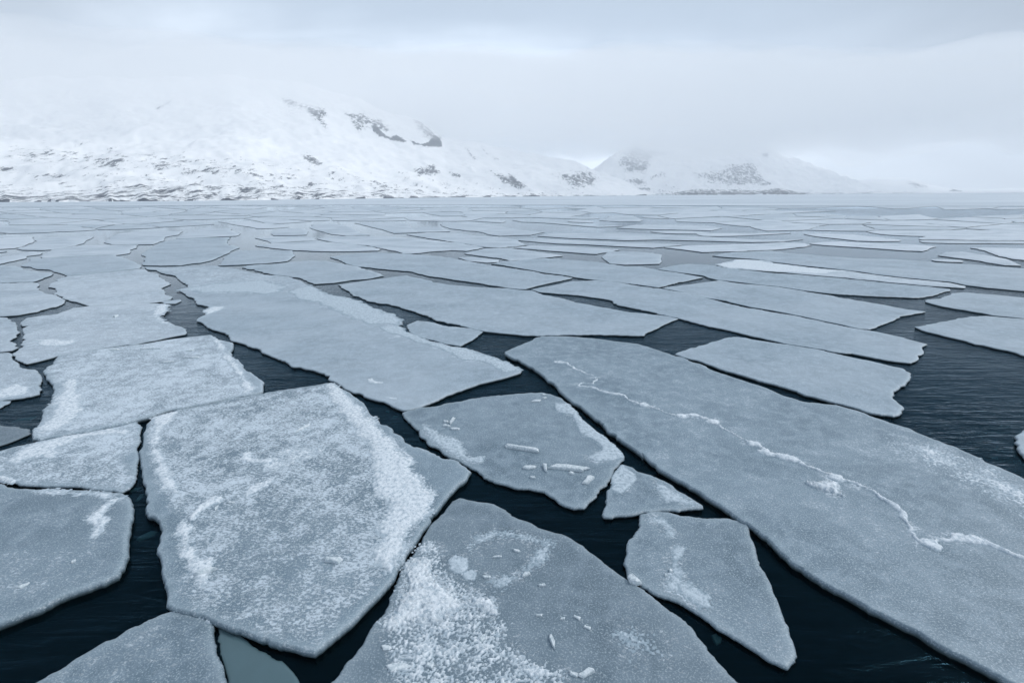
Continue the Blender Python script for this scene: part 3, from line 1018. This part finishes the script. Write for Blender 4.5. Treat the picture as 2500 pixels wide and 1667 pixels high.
patch(front, "D2 500,1150 800,1180 950,1430 820,1400 560,1370", 0.014, 0.4, 2.0, 1.05, fine=0.9, material=FROST)
corner = fl("frosty floe at the corner under the big slab, crushed snow at its tip", 0.36, 0.88,
   "D0 250,1560 400,1480 560,1375 720,1280 780,1265 870,1200 1000,1140 1100,1100 1190,1072 1300,1085 1380,1120 1430,1150 1440,1230 1460,1310 1490,1420 "
   "1510,1480 1530,1568 1560,1800 1400,2000 400,2000 -200,1850", group=NEARG)
patch(corner, "D0 1190,1065 1260,1025 1350,1030 1470,1055 1450,1090 1480,1130 1440,1145 1370,1110 1310,1075 1230,1075", 0.08, 0.10, 2.0, -0.1, name="crushed_snow")
fl("sunken dark teal wedge of wet ice beside the corner floe", 0.0, 1.0,
   "D0 1480,1200 1550,1200 1620,1250 1700,1320 1800,1370 1900,1420 1980,1500 2020,1568 2060,1700 1900,1850 1590,1850 1545,1560 1500,1390 1470,1280",
   free=0.03, group=NEARG, material=WET)
west = fl("grey floe with a white wind-scoured drift beside the narrow dark channel", 0.34, 0.93,
   "D0 -350,240 0,222 100,252 250,262 450,266 640,268 740,274 840,292 880,315 900,400 900,440 880,540 870,570 865,640 870,700 840,770 800,840 700,890 600,925 450,975 "
   "300,1050 150,1110 0,1170 -300,1280 -500,1150 -480,500", free=0.23, group=NEARG)
patch(west, "D0 780,325 740,370 700,430 720,470 700,520 640,570 660,480 560,470 640,420 700,370", 0.05, 0.18, 1.8, 0.10)
patch(west, "D0 250,270 640,275 740,285 860,320 760,330 600,300 300,300", 0.02, 0.2, 2.0, 0.45)
north = fl("snow-crusted floe squeezed above the drift-marked grey floe", 0.78, 1.15,
   "C0 -350,1160 0,1110 80,1085 200,1060 330,1030 480,992 620,972 760,950 900,915 935,905 950,960 956,1040 940,1120 925,1200 925,1260 910,1320 870,1365 820,1388 "
   "740,1380 600,1360 450,1350 300,1350 150,1340 80,1320 0,1290 -300,1240", group=NEARG,
   bare=[(0.0, 0.2, "C0 820,1180 900,1120 945,1090 935,1200 920,1215")])
patch(north, "C0 200,1065 480,1000 760,958 880,970 850,1005 700,995 500,1030 400,1085 360,1150 200,1145 100,1200 60,1180 130,1110", 0.05, 0.25, 1.3, 0.12)
patch(north, "C0 0,1280 40,1285 100,1310 80,1322 0,1300 -80,1280", 0.08, 0.08, 2.0, -0.2)
frosty = fl("large frosted floe with white crusted ends, behind the big slab", 0.78, 1.25,
   "C0 390,470 640,430 900,395 1200,350 1420,325 1480,360 1560,375 1575,410 1550,440 1610,490 1640,540 1700,580 1750,620 1775,660 1770,710 1700,730 1500,767 "
   "1250,818 1030,872 850,920 600,975 420,1005 270,1030 220,1025 215,990 260,930 290,850 340,770 370,700 360,660 310,620 297,580 320,540 370,490",
   free=0.23, group=NEARG,
   bare=[(0.0, 0.25, "C0 1480,350 1580,370 1620,490 1780,640 1770,720 1710,700 1640,580 1540,470"),
         (0.0, 0.2, "C0 290,580 360,660 440,660 400,710 360,700")])
patch(frosty, "C0 440,630 540,620 490,700 560,780 520,870 400,960 260,1005 250,960 300,920 380,850 360,780 430,700", 0.06, 0.3, 1.2, 0.15)
patch(frosty, "C0 1420,332 1490,370 1520,440 1590,510 1640,580 1720,690 1650,722 1620,620 1540,520 1470,420", 0.05, 0.25, 1.3, 0.2)
fl("small dark bare floe in the channel below the snowy left bank floes", 0.05, 0.66,
   "C0 -250,930 0,935 100,945 200,970 213,993 100,1040 0,1075 -200,1110", free=0.07, group=NEARG)
leftw = fl("snowy floe with a white rim beside the left channel", 0.62, 1.0,
   "C0 -250,450 0,450 60,445 80,490 120,510 150,550 240,560 270,590 275,650 270,680 285,690 265,725 150,750 0,768 -200,790", group=MIDG)
patch(leftw, "C0 -100,740 0,700 100,660 200,680 180,720 60,740 -80,770", 0.06, 0.25, 1.3, 0.05)
fl("tiny pale ice shard just below the white-rimmed floe", 0.2, 1.0, "C0 -60,775 0,772 75,770 60,790 0,820 -60,835", free=0.08, group=MIDG)
notch = fl("frosted floe with ragged ends, second behind the big slab", 0.62, 1.08,
   "C0 140,240 180,212 300,195 390,185 490,145 600,132 800,122 1000,112 1120,117 1130,160 1110,190 1060,195 1100,230 1180,260 1260,285 1250,320 1100,350 900,392 "
   "700,415 500,450 380,470 270,500 180,520 120,500 105,470 160,400 150,370 160,340 155,290 200,262 150,265 135,250", group=MIDG)
patch(notch, "C0 250,360 380,350 520,370 480,390 360,400 280,390", 0.06, 0.35, 1.0, 0.15)
patch(notch, "C0 1060,120 1125,120 1130,165 1070,190 1090,225 1180,265 1080,240 1030,190", 0.04, 0.35, 1.0, 0.25)
fl("narrow pale ice sliver in the lead beside a ragged frosted floe", 0.4, 1.1, "C0 1090,105 1130,95 1220,88 1222,98 1180,115 1110,115", free=0.1, group=MIDG)
fl("frosted floe with a pointed tip at the left side, above the white-rimmed floe", 0.55, 1.1,
   "B0 -200,820 0,815 290,808 340,815 355,830 320,855 390,890 430,910 500,920 585,965 580,990 500,1025 330,1070 150,1100 20,1110 -150,1110", group=MIDG)
fl("pale floe with a slanting straight end above the pointed frosted floe", 0.45, 1.12,
   "B0 -200,655 0,655 160,662 480,727 470,740 380,775 290,803 0,811 -200,816", group=MIDG)
fl("ragged snowy floe hugging the left picture edge above the white-rimmed floe", 0.60, 1.06,
   "C0 -200,200 0,207 60,220 105,240 115,290 130,310 70,360 110,390 125,410 80,430 0,440 -200,446", group=MIDG)
fl("whitish frosted floe with zigzag sides left of the narrow lead", 0.62, 1.10,
   "B0 600,748 700,745 900,723 1100,702 1250,688 1310,692 1350,720 1430,735 1425,760 1480,790 1535,820 1440,860 1480,890 1490,920 1540,945 1530,960 1440,980 "
   "1330,993 1100,1002 800,1020 700,985 570,940 480,905 510,895 500,860 430,850 450,820 520,790", group=MIDG)
fl("pale smooth floe directly beyond the zigzag frosted floe", 0.40, 1.12,
   "B0 190,660 270,592 380,592 600,580 850,567 1040,565 1150,600 1220,630 1270,655 1260,682 1100,698 900,719 700,741 600,744 560,730 480,710 420,690 320,685 260,665",
   group=MIDG)
grey = fl("huge smooth blue-grey floe with a white snow band along its far edge", 0.22, 1.08,
   "B0 1300,668 1480,675 1620,664 1860,657 1950,663 2100,684 2352,735 | B1 180,745 310,755 400,790 480,830 540,850 560,880 640,910 740,940 860,945 960,1000 1080,1040 "
   "1180,1070 1260,1110 1315,1150 | C1 768,225 755,265 780,295 900,345 1010,375 1100,400 1200,418 1300,442 1420,480 1500,520 1590,560 1580,580 1450,620 1300,655 1180,700 "
   "1050,750 930,800 830,832 790,835 700,800 620,770 520,740 440,710 390,690 340,650 290,600 200,570 100,545 0,510 | C0 1880,490 1770,445 1760,425 1660,390 "
   "1560,365 1545,325 1480,300 1400,275 1360,240 1325,230 1350,205 1400,185 1390,160 1400,130 1320,105 1290,70 1215,30 | B0 1610,880 1685,850 1690,830 1620,795 "
   "1570,745 1470,725 1430,715 1390,695 1320,690", free=0.15, group=MIDG,
   bare=[(0.62, 2.0, "B0 1610,880 1690,830 1470,725 1320,680 1860,660 2352,740 | B1 310,760 350,830 220,890 60,910 0,900 | B0 2200,897 1900,903")])
patch(grey, "B0 1650,872 1800,835 2000,820 2352,790 | B1 100,800 280,845 200,890 80,910 0,897 | B0 2200,893 1950,897 1780,880", 0.03, 0.8, 0.5, 0.0, fine=0.25, material=FROST)
patch(grey, "B1 345,880 480,835 640,915 860,952 1080,1048 1260,1115 1305,1160 | C1 750,265 | B1 1190,1172 1020,1165 880,1105 700,1030 600,980 400,950", 0.04, 0.5, 0.6, -0.1, fine=0.25, material=FROST)
patch(grey, "C1 620,270 760,270 790,305 1000,380 1200,425 1420,490 1585,560 1500,570 1430,545 1330,500 1200,490 1130,450 1000,400 850,355 740,320", 0.03, 0.3, 0.8, -0.05, fine=0.25, material=FROST)
patch(grey, "C0 1390,160 1440,135 1500,140 1440,170 1400,188", 0.05, 0.3, 1.0, -0.2)
patch(grey, "C1 555,630 570,622 580,640 640,648 600,652 560,648", 0.08, 0.12, 1.5, -0.1)
patch(grey, "C1 660,745 740,750 755,765 700,755", 0.03, 0.1, 1.8, 0.0)
fl("small plain floe tucked against the tip of the huge blue-grey floe", 0.30, 1.05,
   "C1 810,260 880,230 950,235 1050,260 1150,272 1250,285 1325,303 1290,330 1230,370 1170,400 1080,388 1010,368 900,341 825,302 815,280", group=MIDG)
fl("wide smooth floe across the middle, square end by a rippled pool", 0.32, 1.04,
   "B1 755,830 900,810 1100,780 1240,760 1370,745 1450,765 1600,800 1750,830 2000,850 2280,862 2352,872 | B2 220,882 300,912 450,942 600,987 850,1033 1100,1078 1420,1110 | "
   "C2 985,217 860,270 780,305 750,330 600,328 400,322 200,325 60,332 | C1 1600,328 1470,315 1330,300 1200,268 1060,235 920,190 760,135 600,105 440,60 | B1 890,930 860,890 800,860",
   group=MIDG)
fl("very long straight floe above the rippled pool, broken end at the right", 0.28, 1.04,
   "B2 210,872 380,840 560,800 770,790 920,797 1100,828 1300,858 1370,864 1600,907 1800,953 2000,1003 2352,1073 | C3 700,203 900,248 1100,288 1200,302 1400,345 1560,390 "
   "1525,420 1535,450 1500,490 1450,515 1350,505 1200,480 1050,450 900,435 700,400 500,360 300,315 150,280 0,245 | C2 985,213 900,194 800,169 700,149 580,125 540,95 470,80 "
   "330,60 200,50 60,38", group=MIDG)
fl("oblong floe with a bitten scalloped end beside the wide dark lead", 0.28, 1.02,
   "C2 960,455 1040,425 1150,395 1280,355 1390,340 1500,360 1700,390 1900,420 2100,465 2212,490 | C3 1250,520 1400,555 1450,585 1440,630 1380,670 1330,710 1325,750 1370,790 "
   "1390,850 1330,875 1250,865 1150,845 1050,810 900,775 750,735 600,680 400,625 250,580 100,530 0,495 | C2 1070,490", free=0.15, group=MIDG)
fl("smooth floe with a curved tip, directly beyond the very long straight floe", 0.30, 1.05,
   "B2 1380,860 1450,845 1700,815 1900,790 2100,820 2352,842 | B3 150,848 350,882 600,922 850,970 1100,1010 1300,1050 1470,1070 1380,1085 1240,1110 1180,1150 1110,1174 | "
   "C3 1220,270 1170,288 1100,284 900,240 700,196 450,150 200,95 0,65 | C2 880,20 | B2 1600,900", group=MIDG)
fl("pointed pale floe entering the wide dark lead from the right", 0.32, 1.05,
   "C3 1475,270 1560,255 1700,230 1850,202 1950,198 2212,219 2600,255 2700,600 2500,545 2212,465 2000,410 1800,360 1650,325 1530,295", group=MIDG)
fl("streaky grey floe just above the pointed pale floe", 0.30, 1.06,
   "C3 1545,100 1650,80 1720,45 1800,40 2000,55 2212,75 2600,110 2650,250 2212,214 2000,193 1850,165 1650,130", group=MIDG)
fl("long mottled grey floe under the narrow white strip", 0.34, 0.98,
   "B2 1340,690 1480,658 1620,642 1750,648 1860,657 2000,684 2352,721 | B3 400,745 700,770 1100,811 1500,846 1690,868 1640,890 1550,920 1400,945 1150,935 900,925 600,905 350,875 150,844 | "
   "B2 2352,836 1990,795 1880,785 1750,745 1600,725 1450,705", group=MIDG)
strip = fl("narrow bright white strip of snowy ice tapering to the right", 0.62, 1.20,
   "B2 1865,650 1960,622 2080,600 2240,607 2352,617 | B3 100,634 400,669 800,709 1100,752 1400,784 1700,814 1830,842 1820,855 1500,837 1100,802 700,761 400,736 0,702 | B2 2000,679", group=MIDG)
patch(strip, "B2 1890,650 2080,606 2240,612 | B3 100,640 400,675 700,705 500,725 0,695 | B2 2000,675", 0.03, 1.0, 0.35, -0.1, fine=0.2)
fl("broad bluish floe running out at the right, beyond the white strip", 0.36, 1.08,
   "B2 1835,567 2010,537 2352,522 | B3 200,543 450,562 650,577 850,592 1100,598 1300,608 1600,633 1900,648 2352,684 2700,720 2700,930 2352,884 2000,852 1840,832 1700,802 1400,773 1100,742 "
   "800,702 400,658 100,623 | B2 2250,600 2080,588 1900,575", group=MIDG)
fl("slim floe in slushy water at the right", 0.36, 1.1,
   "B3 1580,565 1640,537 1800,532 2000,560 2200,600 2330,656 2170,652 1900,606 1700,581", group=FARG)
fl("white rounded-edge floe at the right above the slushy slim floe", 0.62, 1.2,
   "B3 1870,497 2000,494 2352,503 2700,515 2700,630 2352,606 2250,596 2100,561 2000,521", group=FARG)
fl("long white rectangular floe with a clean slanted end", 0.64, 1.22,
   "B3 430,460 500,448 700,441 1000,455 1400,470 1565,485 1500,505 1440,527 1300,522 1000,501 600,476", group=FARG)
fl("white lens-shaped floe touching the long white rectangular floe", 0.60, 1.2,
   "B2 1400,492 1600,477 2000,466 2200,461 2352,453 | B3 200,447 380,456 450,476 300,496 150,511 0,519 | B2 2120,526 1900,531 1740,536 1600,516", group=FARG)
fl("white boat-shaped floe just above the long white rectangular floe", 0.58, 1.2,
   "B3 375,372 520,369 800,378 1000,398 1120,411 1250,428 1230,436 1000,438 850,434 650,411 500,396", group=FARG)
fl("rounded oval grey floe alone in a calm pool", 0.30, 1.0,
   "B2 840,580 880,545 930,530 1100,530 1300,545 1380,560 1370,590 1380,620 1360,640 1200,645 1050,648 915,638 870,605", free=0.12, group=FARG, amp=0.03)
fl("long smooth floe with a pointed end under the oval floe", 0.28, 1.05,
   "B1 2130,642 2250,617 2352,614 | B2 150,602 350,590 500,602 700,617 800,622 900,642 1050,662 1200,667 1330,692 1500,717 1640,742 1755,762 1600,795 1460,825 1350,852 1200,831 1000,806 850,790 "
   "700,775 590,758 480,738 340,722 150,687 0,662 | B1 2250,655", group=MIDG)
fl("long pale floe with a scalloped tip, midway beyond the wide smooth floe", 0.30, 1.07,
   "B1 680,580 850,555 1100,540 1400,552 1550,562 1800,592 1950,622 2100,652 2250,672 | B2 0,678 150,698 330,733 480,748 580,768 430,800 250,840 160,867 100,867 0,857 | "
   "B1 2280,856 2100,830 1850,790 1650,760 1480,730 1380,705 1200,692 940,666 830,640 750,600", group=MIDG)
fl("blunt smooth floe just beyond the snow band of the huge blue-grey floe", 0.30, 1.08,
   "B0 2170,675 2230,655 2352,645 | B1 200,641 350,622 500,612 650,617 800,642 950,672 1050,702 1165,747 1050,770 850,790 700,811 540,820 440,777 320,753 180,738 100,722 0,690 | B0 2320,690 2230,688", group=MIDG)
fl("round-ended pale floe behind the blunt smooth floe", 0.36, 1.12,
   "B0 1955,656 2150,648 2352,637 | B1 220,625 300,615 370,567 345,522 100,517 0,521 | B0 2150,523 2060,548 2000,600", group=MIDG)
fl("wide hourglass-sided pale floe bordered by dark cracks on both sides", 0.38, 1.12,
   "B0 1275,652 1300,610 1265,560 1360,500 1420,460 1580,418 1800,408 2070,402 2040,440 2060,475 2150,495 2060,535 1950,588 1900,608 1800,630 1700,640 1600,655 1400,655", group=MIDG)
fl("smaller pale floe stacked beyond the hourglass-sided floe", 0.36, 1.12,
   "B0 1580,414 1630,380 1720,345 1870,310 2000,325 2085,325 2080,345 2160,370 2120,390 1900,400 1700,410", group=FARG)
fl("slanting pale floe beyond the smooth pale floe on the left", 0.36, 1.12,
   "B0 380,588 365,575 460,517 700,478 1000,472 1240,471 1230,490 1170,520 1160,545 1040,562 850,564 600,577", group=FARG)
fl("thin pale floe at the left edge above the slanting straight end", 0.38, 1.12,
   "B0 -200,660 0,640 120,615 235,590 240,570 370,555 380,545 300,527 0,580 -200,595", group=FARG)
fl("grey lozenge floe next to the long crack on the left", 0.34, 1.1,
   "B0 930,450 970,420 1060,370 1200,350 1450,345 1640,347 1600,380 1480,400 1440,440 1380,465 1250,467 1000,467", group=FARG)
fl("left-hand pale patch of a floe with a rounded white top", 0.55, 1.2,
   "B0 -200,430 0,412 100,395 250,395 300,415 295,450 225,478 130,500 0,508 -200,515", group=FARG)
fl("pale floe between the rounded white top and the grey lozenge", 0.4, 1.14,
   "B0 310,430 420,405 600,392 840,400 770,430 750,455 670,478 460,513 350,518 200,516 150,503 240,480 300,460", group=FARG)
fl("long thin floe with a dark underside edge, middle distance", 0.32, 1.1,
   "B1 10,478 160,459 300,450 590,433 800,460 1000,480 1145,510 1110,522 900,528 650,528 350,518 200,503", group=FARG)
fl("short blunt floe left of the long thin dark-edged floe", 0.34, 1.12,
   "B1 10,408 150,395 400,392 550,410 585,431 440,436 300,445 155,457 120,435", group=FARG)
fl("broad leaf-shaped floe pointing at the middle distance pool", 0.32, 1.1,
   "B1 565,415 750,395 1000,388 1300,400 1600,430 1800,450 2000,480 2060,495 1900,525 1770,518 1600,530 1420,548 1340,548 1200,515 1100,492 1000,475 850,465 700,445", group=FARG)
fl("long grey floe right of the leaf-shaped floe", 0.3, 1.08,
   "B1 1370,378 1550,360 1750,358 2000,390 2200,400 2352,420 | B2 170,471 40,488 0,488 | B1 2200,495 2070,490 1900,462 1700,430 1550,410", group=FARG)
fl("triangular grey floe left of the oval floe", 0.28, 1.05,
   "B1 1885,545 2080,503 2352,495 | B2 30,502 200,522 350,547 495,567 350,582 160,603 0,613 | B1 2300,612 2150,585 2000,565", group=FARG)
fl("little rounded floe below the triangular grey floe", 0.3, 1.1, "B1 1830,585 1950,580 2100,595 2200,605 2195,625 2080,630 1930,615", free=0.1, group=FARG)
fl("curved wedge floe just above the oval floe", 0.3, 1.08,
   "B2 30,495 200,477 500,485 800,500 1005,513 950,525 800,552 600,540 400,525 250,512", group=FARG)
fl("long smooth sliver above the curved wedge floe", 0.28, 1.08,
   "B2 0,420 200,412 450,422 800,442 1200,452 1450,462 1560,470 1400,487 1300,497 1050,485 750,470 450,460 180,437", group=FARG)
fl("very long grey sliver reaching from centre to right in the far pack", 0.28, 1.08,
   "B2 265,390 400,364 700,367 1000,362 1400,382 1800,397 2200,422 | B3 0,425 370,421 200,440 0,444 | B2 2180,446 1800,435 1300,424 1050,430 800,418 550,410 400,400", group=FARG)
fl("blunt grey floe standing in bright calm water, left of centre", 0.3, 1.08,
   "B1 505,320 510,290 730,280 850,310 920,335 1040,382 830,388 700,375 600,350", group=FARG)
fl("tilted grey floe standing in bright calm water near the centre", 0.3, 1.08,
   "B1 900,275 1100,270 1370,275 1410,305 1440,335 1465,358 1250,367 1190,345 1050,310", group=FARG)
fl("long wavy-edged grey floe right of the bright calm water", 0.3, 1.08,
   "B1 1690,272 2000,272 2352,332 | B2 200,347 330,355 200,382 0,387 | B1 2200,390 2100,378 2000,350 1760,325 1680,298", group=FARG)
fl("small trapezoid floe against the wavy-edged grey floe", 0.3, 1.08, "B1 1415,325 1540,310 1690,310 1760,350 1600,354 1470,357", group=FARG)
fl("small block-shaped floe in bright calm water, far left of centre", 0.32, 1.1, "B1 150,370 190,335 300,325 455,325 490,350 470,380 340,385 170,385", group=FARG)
fl("small floe with a jagged top between two bright pools, right of centre", 0.3, 1.08,
   "B2 880,240 900,215 960,205 1130,210 1180,232 1215,245 1170,262 1000,262 820,252", group=FARG)
fl("grey sliver with a heavy dark lower edge, right of centre", 0.3, 1.1, "B2 40,250 250,252 450,270 650,290 900,300 1040,302 800,312 600,295 350,275 120,265", group=FARG)
fl("bright flat floe with a slanted end above the very long grey sliver", 0.45, 1.18,
   "B2 975,318 1150,290 1500,290 1800,300 1925,320 1820,341 1600,337 1330,332 1150,327", group=FARG)

# the rest of the pack, out to the edge of the unbroken ice: floes too far to tell apart
ASP = 13.0
traced = []
for px, o in outlines:
    if px[:, 1].min() > 640:
        continue
    q = roughen(px * np.array([1, ASP]), 22.0, 0.0, 400) / np.array([1, ASP])
    c = px.mean(0)
    traced += [tuple(p) for p in q]
    lo, hi = px.min(0), px.max(0)
    g = np.column_stack([RS.uniform(lo[0], hi[0], 160), RS.uniform(lo[1], hi[1], 160)])
    traced += [tuple(p) for p in g[inside(g, px)]]
sites = []
yy = 506.5
while yy < 640:
    sp = np.interp(yy, [505, 520, 540, 570, 620], [120, 170, 230, 300, 360])
    for xx in np.arange(-150 + RS.rand() * sp, 2660, sp):
        sites.append((xx + RS.uniform(-0.4, 0.4) * sp, yy + RS.uniform(-0.4, 0.4) * sp / 14))
    yy += np.interp(yy, [505, 520, 540, 570, 620], [3.6, 5.2, 7.5, 12, 20])
sites = np.array(sites)
allp = [o[0] for o in outlines if o[0][:, 1].min() < 660]
free_ = np.ones(len(sites), bool)
for poly in allp:
    free_ &= ~inside(sites, poly)
    free_ &= seg_dist(sites * np.array([1, ASP]), poly * np.array([1, ASP])) > 20
sites = sites[free_]
lead = (sites[:, 0] > 1900) & (np.abs(sites[:, 1] - 517) < 8.5)            # the rippled far lead stays open
every = np.concatenate([sites, np.array(traced)]) * np.array([1, ASP])
SIDES = [(-1e9, 760, "below the broad mountain"), (760, 1620, "below the snowy valley"),
         (1620, 1e9, "below the far mountain")]
ncell = 0
for i in range(len(sites)):
    if RS.rand() < 0.07 or lead[i]:
        continue
    p = every[i]
    poly = np.array([p + [-400, -200], p + [400, -200], p + [400, 200], p + [-400, 200]])
    dd = np.linalg.norm(every - p, axis=1)
    for j in np.argsort(dd)[1:70]:
        q = every[j]
        mid_, nv = (p + q) / 2, q - p
        side = (poly - mid_) @ nv
        if (side <= 0).all():
            continue
        if (side > 0).all():
            poly = poly[:0]
            break
        new = []
        for k in range(len(poly)):
            a, b, sa, sb = poly[k], poly[(k + 1) % len(poly)], side[k], side[(k + 1) % len(poly)]
            if sa <= 0:
                new.append(a)
            if (sa <= 0) != (sb <= 0):
                new.append(a + (b - a) * sa / (sa - sb))
        poly = np.array(new)
    if len(poly) < 3:
        continue
    c = poly.mean(0)
    poly = c + (poly - c) * np.array([RS.uniform(0.96, 0.998), RS.uniform(0.86, 0.985)])
    poly = poly / np.array([1, ASP])
    if poly[:, 1].min() < 504.3:
        poly[:, 1] = np.maximum(poly[:, 1], 504.3)
    w, h = np.ptp(poly, 0)
    if w < 12 or h < 1.0 or poly[:, 0].max() < -60 or poly[:, 0].min() > 2560:
        continue
    xm, ym = poly.mean(0)
    where = [s for a, b, s in SIDES if a <= xm < b][0]
    band = "thin floe" if ym < 522 else ("slim grey floe" if ym < 548 else "flat grey floe")
    extent = {"thin floe": "in the farthest pack", "slim grey floe": "in the far pack", "flat grey floe": "filling a gap"}[band]
    lab = "%s %s, %s" % (band, extent, where)
    slab("ice_floe", poly, lab, RS.uniform(0.25, 0.55), RS.uniform(1.55, 2.0), free=0.12, split=False, group="distant floes " + where, amp=0.05)  # high tone: the brightening with distance is in the colour here too
    ncell += 1
print("far floes", ncell)

# ------------------------------------------------------------------ loose blocks and sunken lumps
Z = o_top
zt, zb, zf, zg, zr = Z[trap.name], Z[big.name], Z[front.name], Z[grey.name], Z[ridged.name]
for text, w_, h_, lab in [
    ("C1 1495,1085 1690,1112", 0.17, 0.10, "straight bar of broken ice at the middle of the block-strewn floe"),
    ("C1 1790,1215 2028,1245", 0.22, 0.09, "long tapering ice splinter near the lower edge of the block-strewn floe"),
    ("C1 1590,1225 1684,1222", 0.12, 0.06, "small wedge of ice left of the upright splinter"),
    ("C1 1740,1200 1750,1250", 0.10, 0.07, "upright little splinter between two larger ice blocks"),
    ("C1 2015,1330 2055,1290", 0.16, 0.08, "three-cornered ice lump at the lower right of the block-strewn floe"),
    ("C1 1645,1290 1675,1290", 0.08, 0.04, "crumb of ice under the small wedge"),
    ("C1 1908,1255 1940,1270", 0.10, 0.05, "crumb of ice touching the long tapering splinter"),
    ("C1 1060,915 1086,915", 0.09, 0.06, "topmost left crumb of the four-crumb cluster on the block-strewn floe"),
    ("C1 1100,925 1132,888", 0.10, 0.06, "slanting splinter in the four-crumb cluster"),
    ("C1 1052,938 1105,945", 0.10, 0.05, "flat crumb at the left of the four-crumb cluster"),
    ("C1 1108,962 1158,962", 0.12, 0.05, "lowest rounded crumb of the four-crumb cluster"),
    ("C1 1658,775 1715,775", 0.16, 0.05, "rounded ice lump near the far edge of the block-strewn floe"),
    ("C1 1722,732 1748,732", 0.09, 0.05, "upper of two crumbs on the far edge of the block-strewn floe"),
    ("C1 1728,755 1752,750", 0.09, 0.04, "lower of two crumbs on the far edge of the block-strewn floe"),
]:
    chunk(text, w_, h_, lab, zt, swell=1.45)
for text, w_, h_, lab in [
    ("D1 262,740 368,748", 0.16, 0.09, "bright pointed ice flake lying alone on the big frosted slab"),
    ("D0 1305,845 1455,800", 0.12, 0.10, "smooth elongated ice bar beside the snow drift on the big slab"),
    ("C1 75,975 165,930", 0.11, 0.08, "slanting ice bar on the upper part of the big slab"),
    ("D0 1450,400 1475,370", 0.07, 0.04, "small flake under the curved snow rib on the big slab"),
    ("D0 1540,350 1585,355", 0.07, 0.04, "thin flake right of the curved snow rib on the big slab"),
    ("D0 1325,138 1355,140", 0.08, 0.04, "white crumb near the upper left of the big slab"),
]:
    chunk(text, w_, h_, lab, zb)
for text, w_, h_, lab in [
    ("D1 1395,718 1455,718", 0.08, 0.05, "short ice rod inside the frost ring of the darkest floe"),
    ("D1 1530,675 1568,680", 0.11, 0.06, "white crumb at the top of the frost ring"),
    ("D1 1590,845 1645,830", 0.14, 0.08, "rounded white lump at the lower end of the frost ring"),
    ("D1 1705,912 1742,905", 0.10, 0.05, "small lump below the frost ring on the darkest floe"),
    ("D1 1688,1112 1725,1112", 0.08, 0.04, "lone pebble of ice at the middle of the darkest floe"),
    ("D1 1780,1240 1805,1335", 0.10, 0.07, "upright spindle of ice on the darkest floe"),
    ("D1 1910,1505 1962,1518", 0.11, 0.06, "low rounded lump at the bottom of the darkest floe"),
    ("D1 1985,1530 2060,1480", 0.16, 0.09, "three-cornered ice lump at the bottom of the darkest floe"),
    ("D1 1848,1135 1880,1135", 0.08, 0.04, "flat flake right of the ice pebble"),
    ("D1 1940,1120 1980,1135", 0.10, 0.05, "pale crumb next to the dull bubbles on the darkest floe"),
    ("D1 2010,1190 2050,1205", 0.10, 0.05, "cloudy lump among the bubbles on the darkest floe"),
    ("D1 1325,855 1370,852", 0.10, 0.05, "crumb at the left foot of the frost ring"),
    ("D1 1305,1290 1340,1240", 0.10, 0.06, "pale lump on the snow crust of the darkest floe"),
    ("D1 1340,1228 1368,1228", 0.08, 0.07, "round knob on the snow crust of the darkest floe"),
    ("D1 945,1448 990,1455", 0.14, 0.07, "round knob low on the snow crust of the darkest floe"),
    ("D1 670,1470 830,1450", 0.20, 0.05, "flat pale plate at the lower left of the darkest floe"),
    ("D1 645,1330 700,1330", 0.16, 0.05, "flat lump at the left edge of the darkest floe"),
]:
    chunk(text, w_, h_, lab, zf, swell=0.85)
chunk("D2 640,860 725,905", 0.20, 0.12, "crushed white ice pile where the teardrop floe meets the darkest floe", max(zf, Z[tear.name]))
chunk("D2 922,815 945,812", 0.09, 0.05, "glassy knob of ice on the teardrop floe", Z[tear.name])
chunk("D2 890,840 912,842", 0.08, 0.04, "second, flatter knob of ice on the teardrop floe", Z[tear.name])
chunk("D0 120,930 190,900", 0.10, 0.04, "faint elongated flake on the drift-marked grey floe", Z[west.name])
chunk("D0 485,755 515,745", 0.09, 0.05, "white crumb on the drift-marked grey floe", Z[west.name])
for text, w_, lab in [("C0 945,423 1080,420", 0.14, "longest ice bar on the crusted frosted floe"), ("C0 1240,482 1350,480", 0.14, "ice bar at the right of the crusted frosted floe"),
                      ("C0 1085,514 1165,508", 0.14, "lowest ice bar on the crusted frosted floe"), ("C0 740,430 800,426", 0.16, "short snow lump by the far edge of the crusted frosted floe"),
                      ("C0 1265,436 1310,434", 0.14, "small lump above the right ice bar on the crusted frosted floe")]:
    chunk(text, w_, 0.08, lab, Z[frosty.name])
chunk("C0 770,208 800,195", 0.22, 0.12, "small white lump alone on the ragged frosted floe", Z[notch.name])
for text, w_, lab in [("D0 930,592 1070,560", 0.30, "pale sunken ice lump under water in the narrow channel"),
                      ("D0 890,270 945,265", 0.22, "small sunken lump at the head of the narrow channel"),
                      ("D0 935,335 965,300", 0.16, "smaller sunken lump in the narrow channel"),
                      ("D2 1210,1270 1275,1280", 0.24, "round sunken lump beside the teardrop floe"),
                      ("C1 715,880 748,882", 0.16, "sunken crumb off the tip of the huge blue-grey floe"),
                      ("C1 670,845 690,848", 0.10, "tiny sunken crumb off the tip of the huge blue-grey floe"),
                      ("C0 110,905 240,890", 0.35, "flat sunken plate in the left channel")]:
    chunk(text, w_, 0.05, lab, -0.10, name="sunken_ice", mat_=SUNK, group="sunken lumps in the leads")
far_right = fl("rounded snowy floe cut by the right edge in the wide dark lead", 0.4, 1.05,
   "C3 2150,1010 2190,985 2212,965 2400,930 2500,1150 2300,1200 2212,1150 2165,1090", free=0.16, group=MIDG)
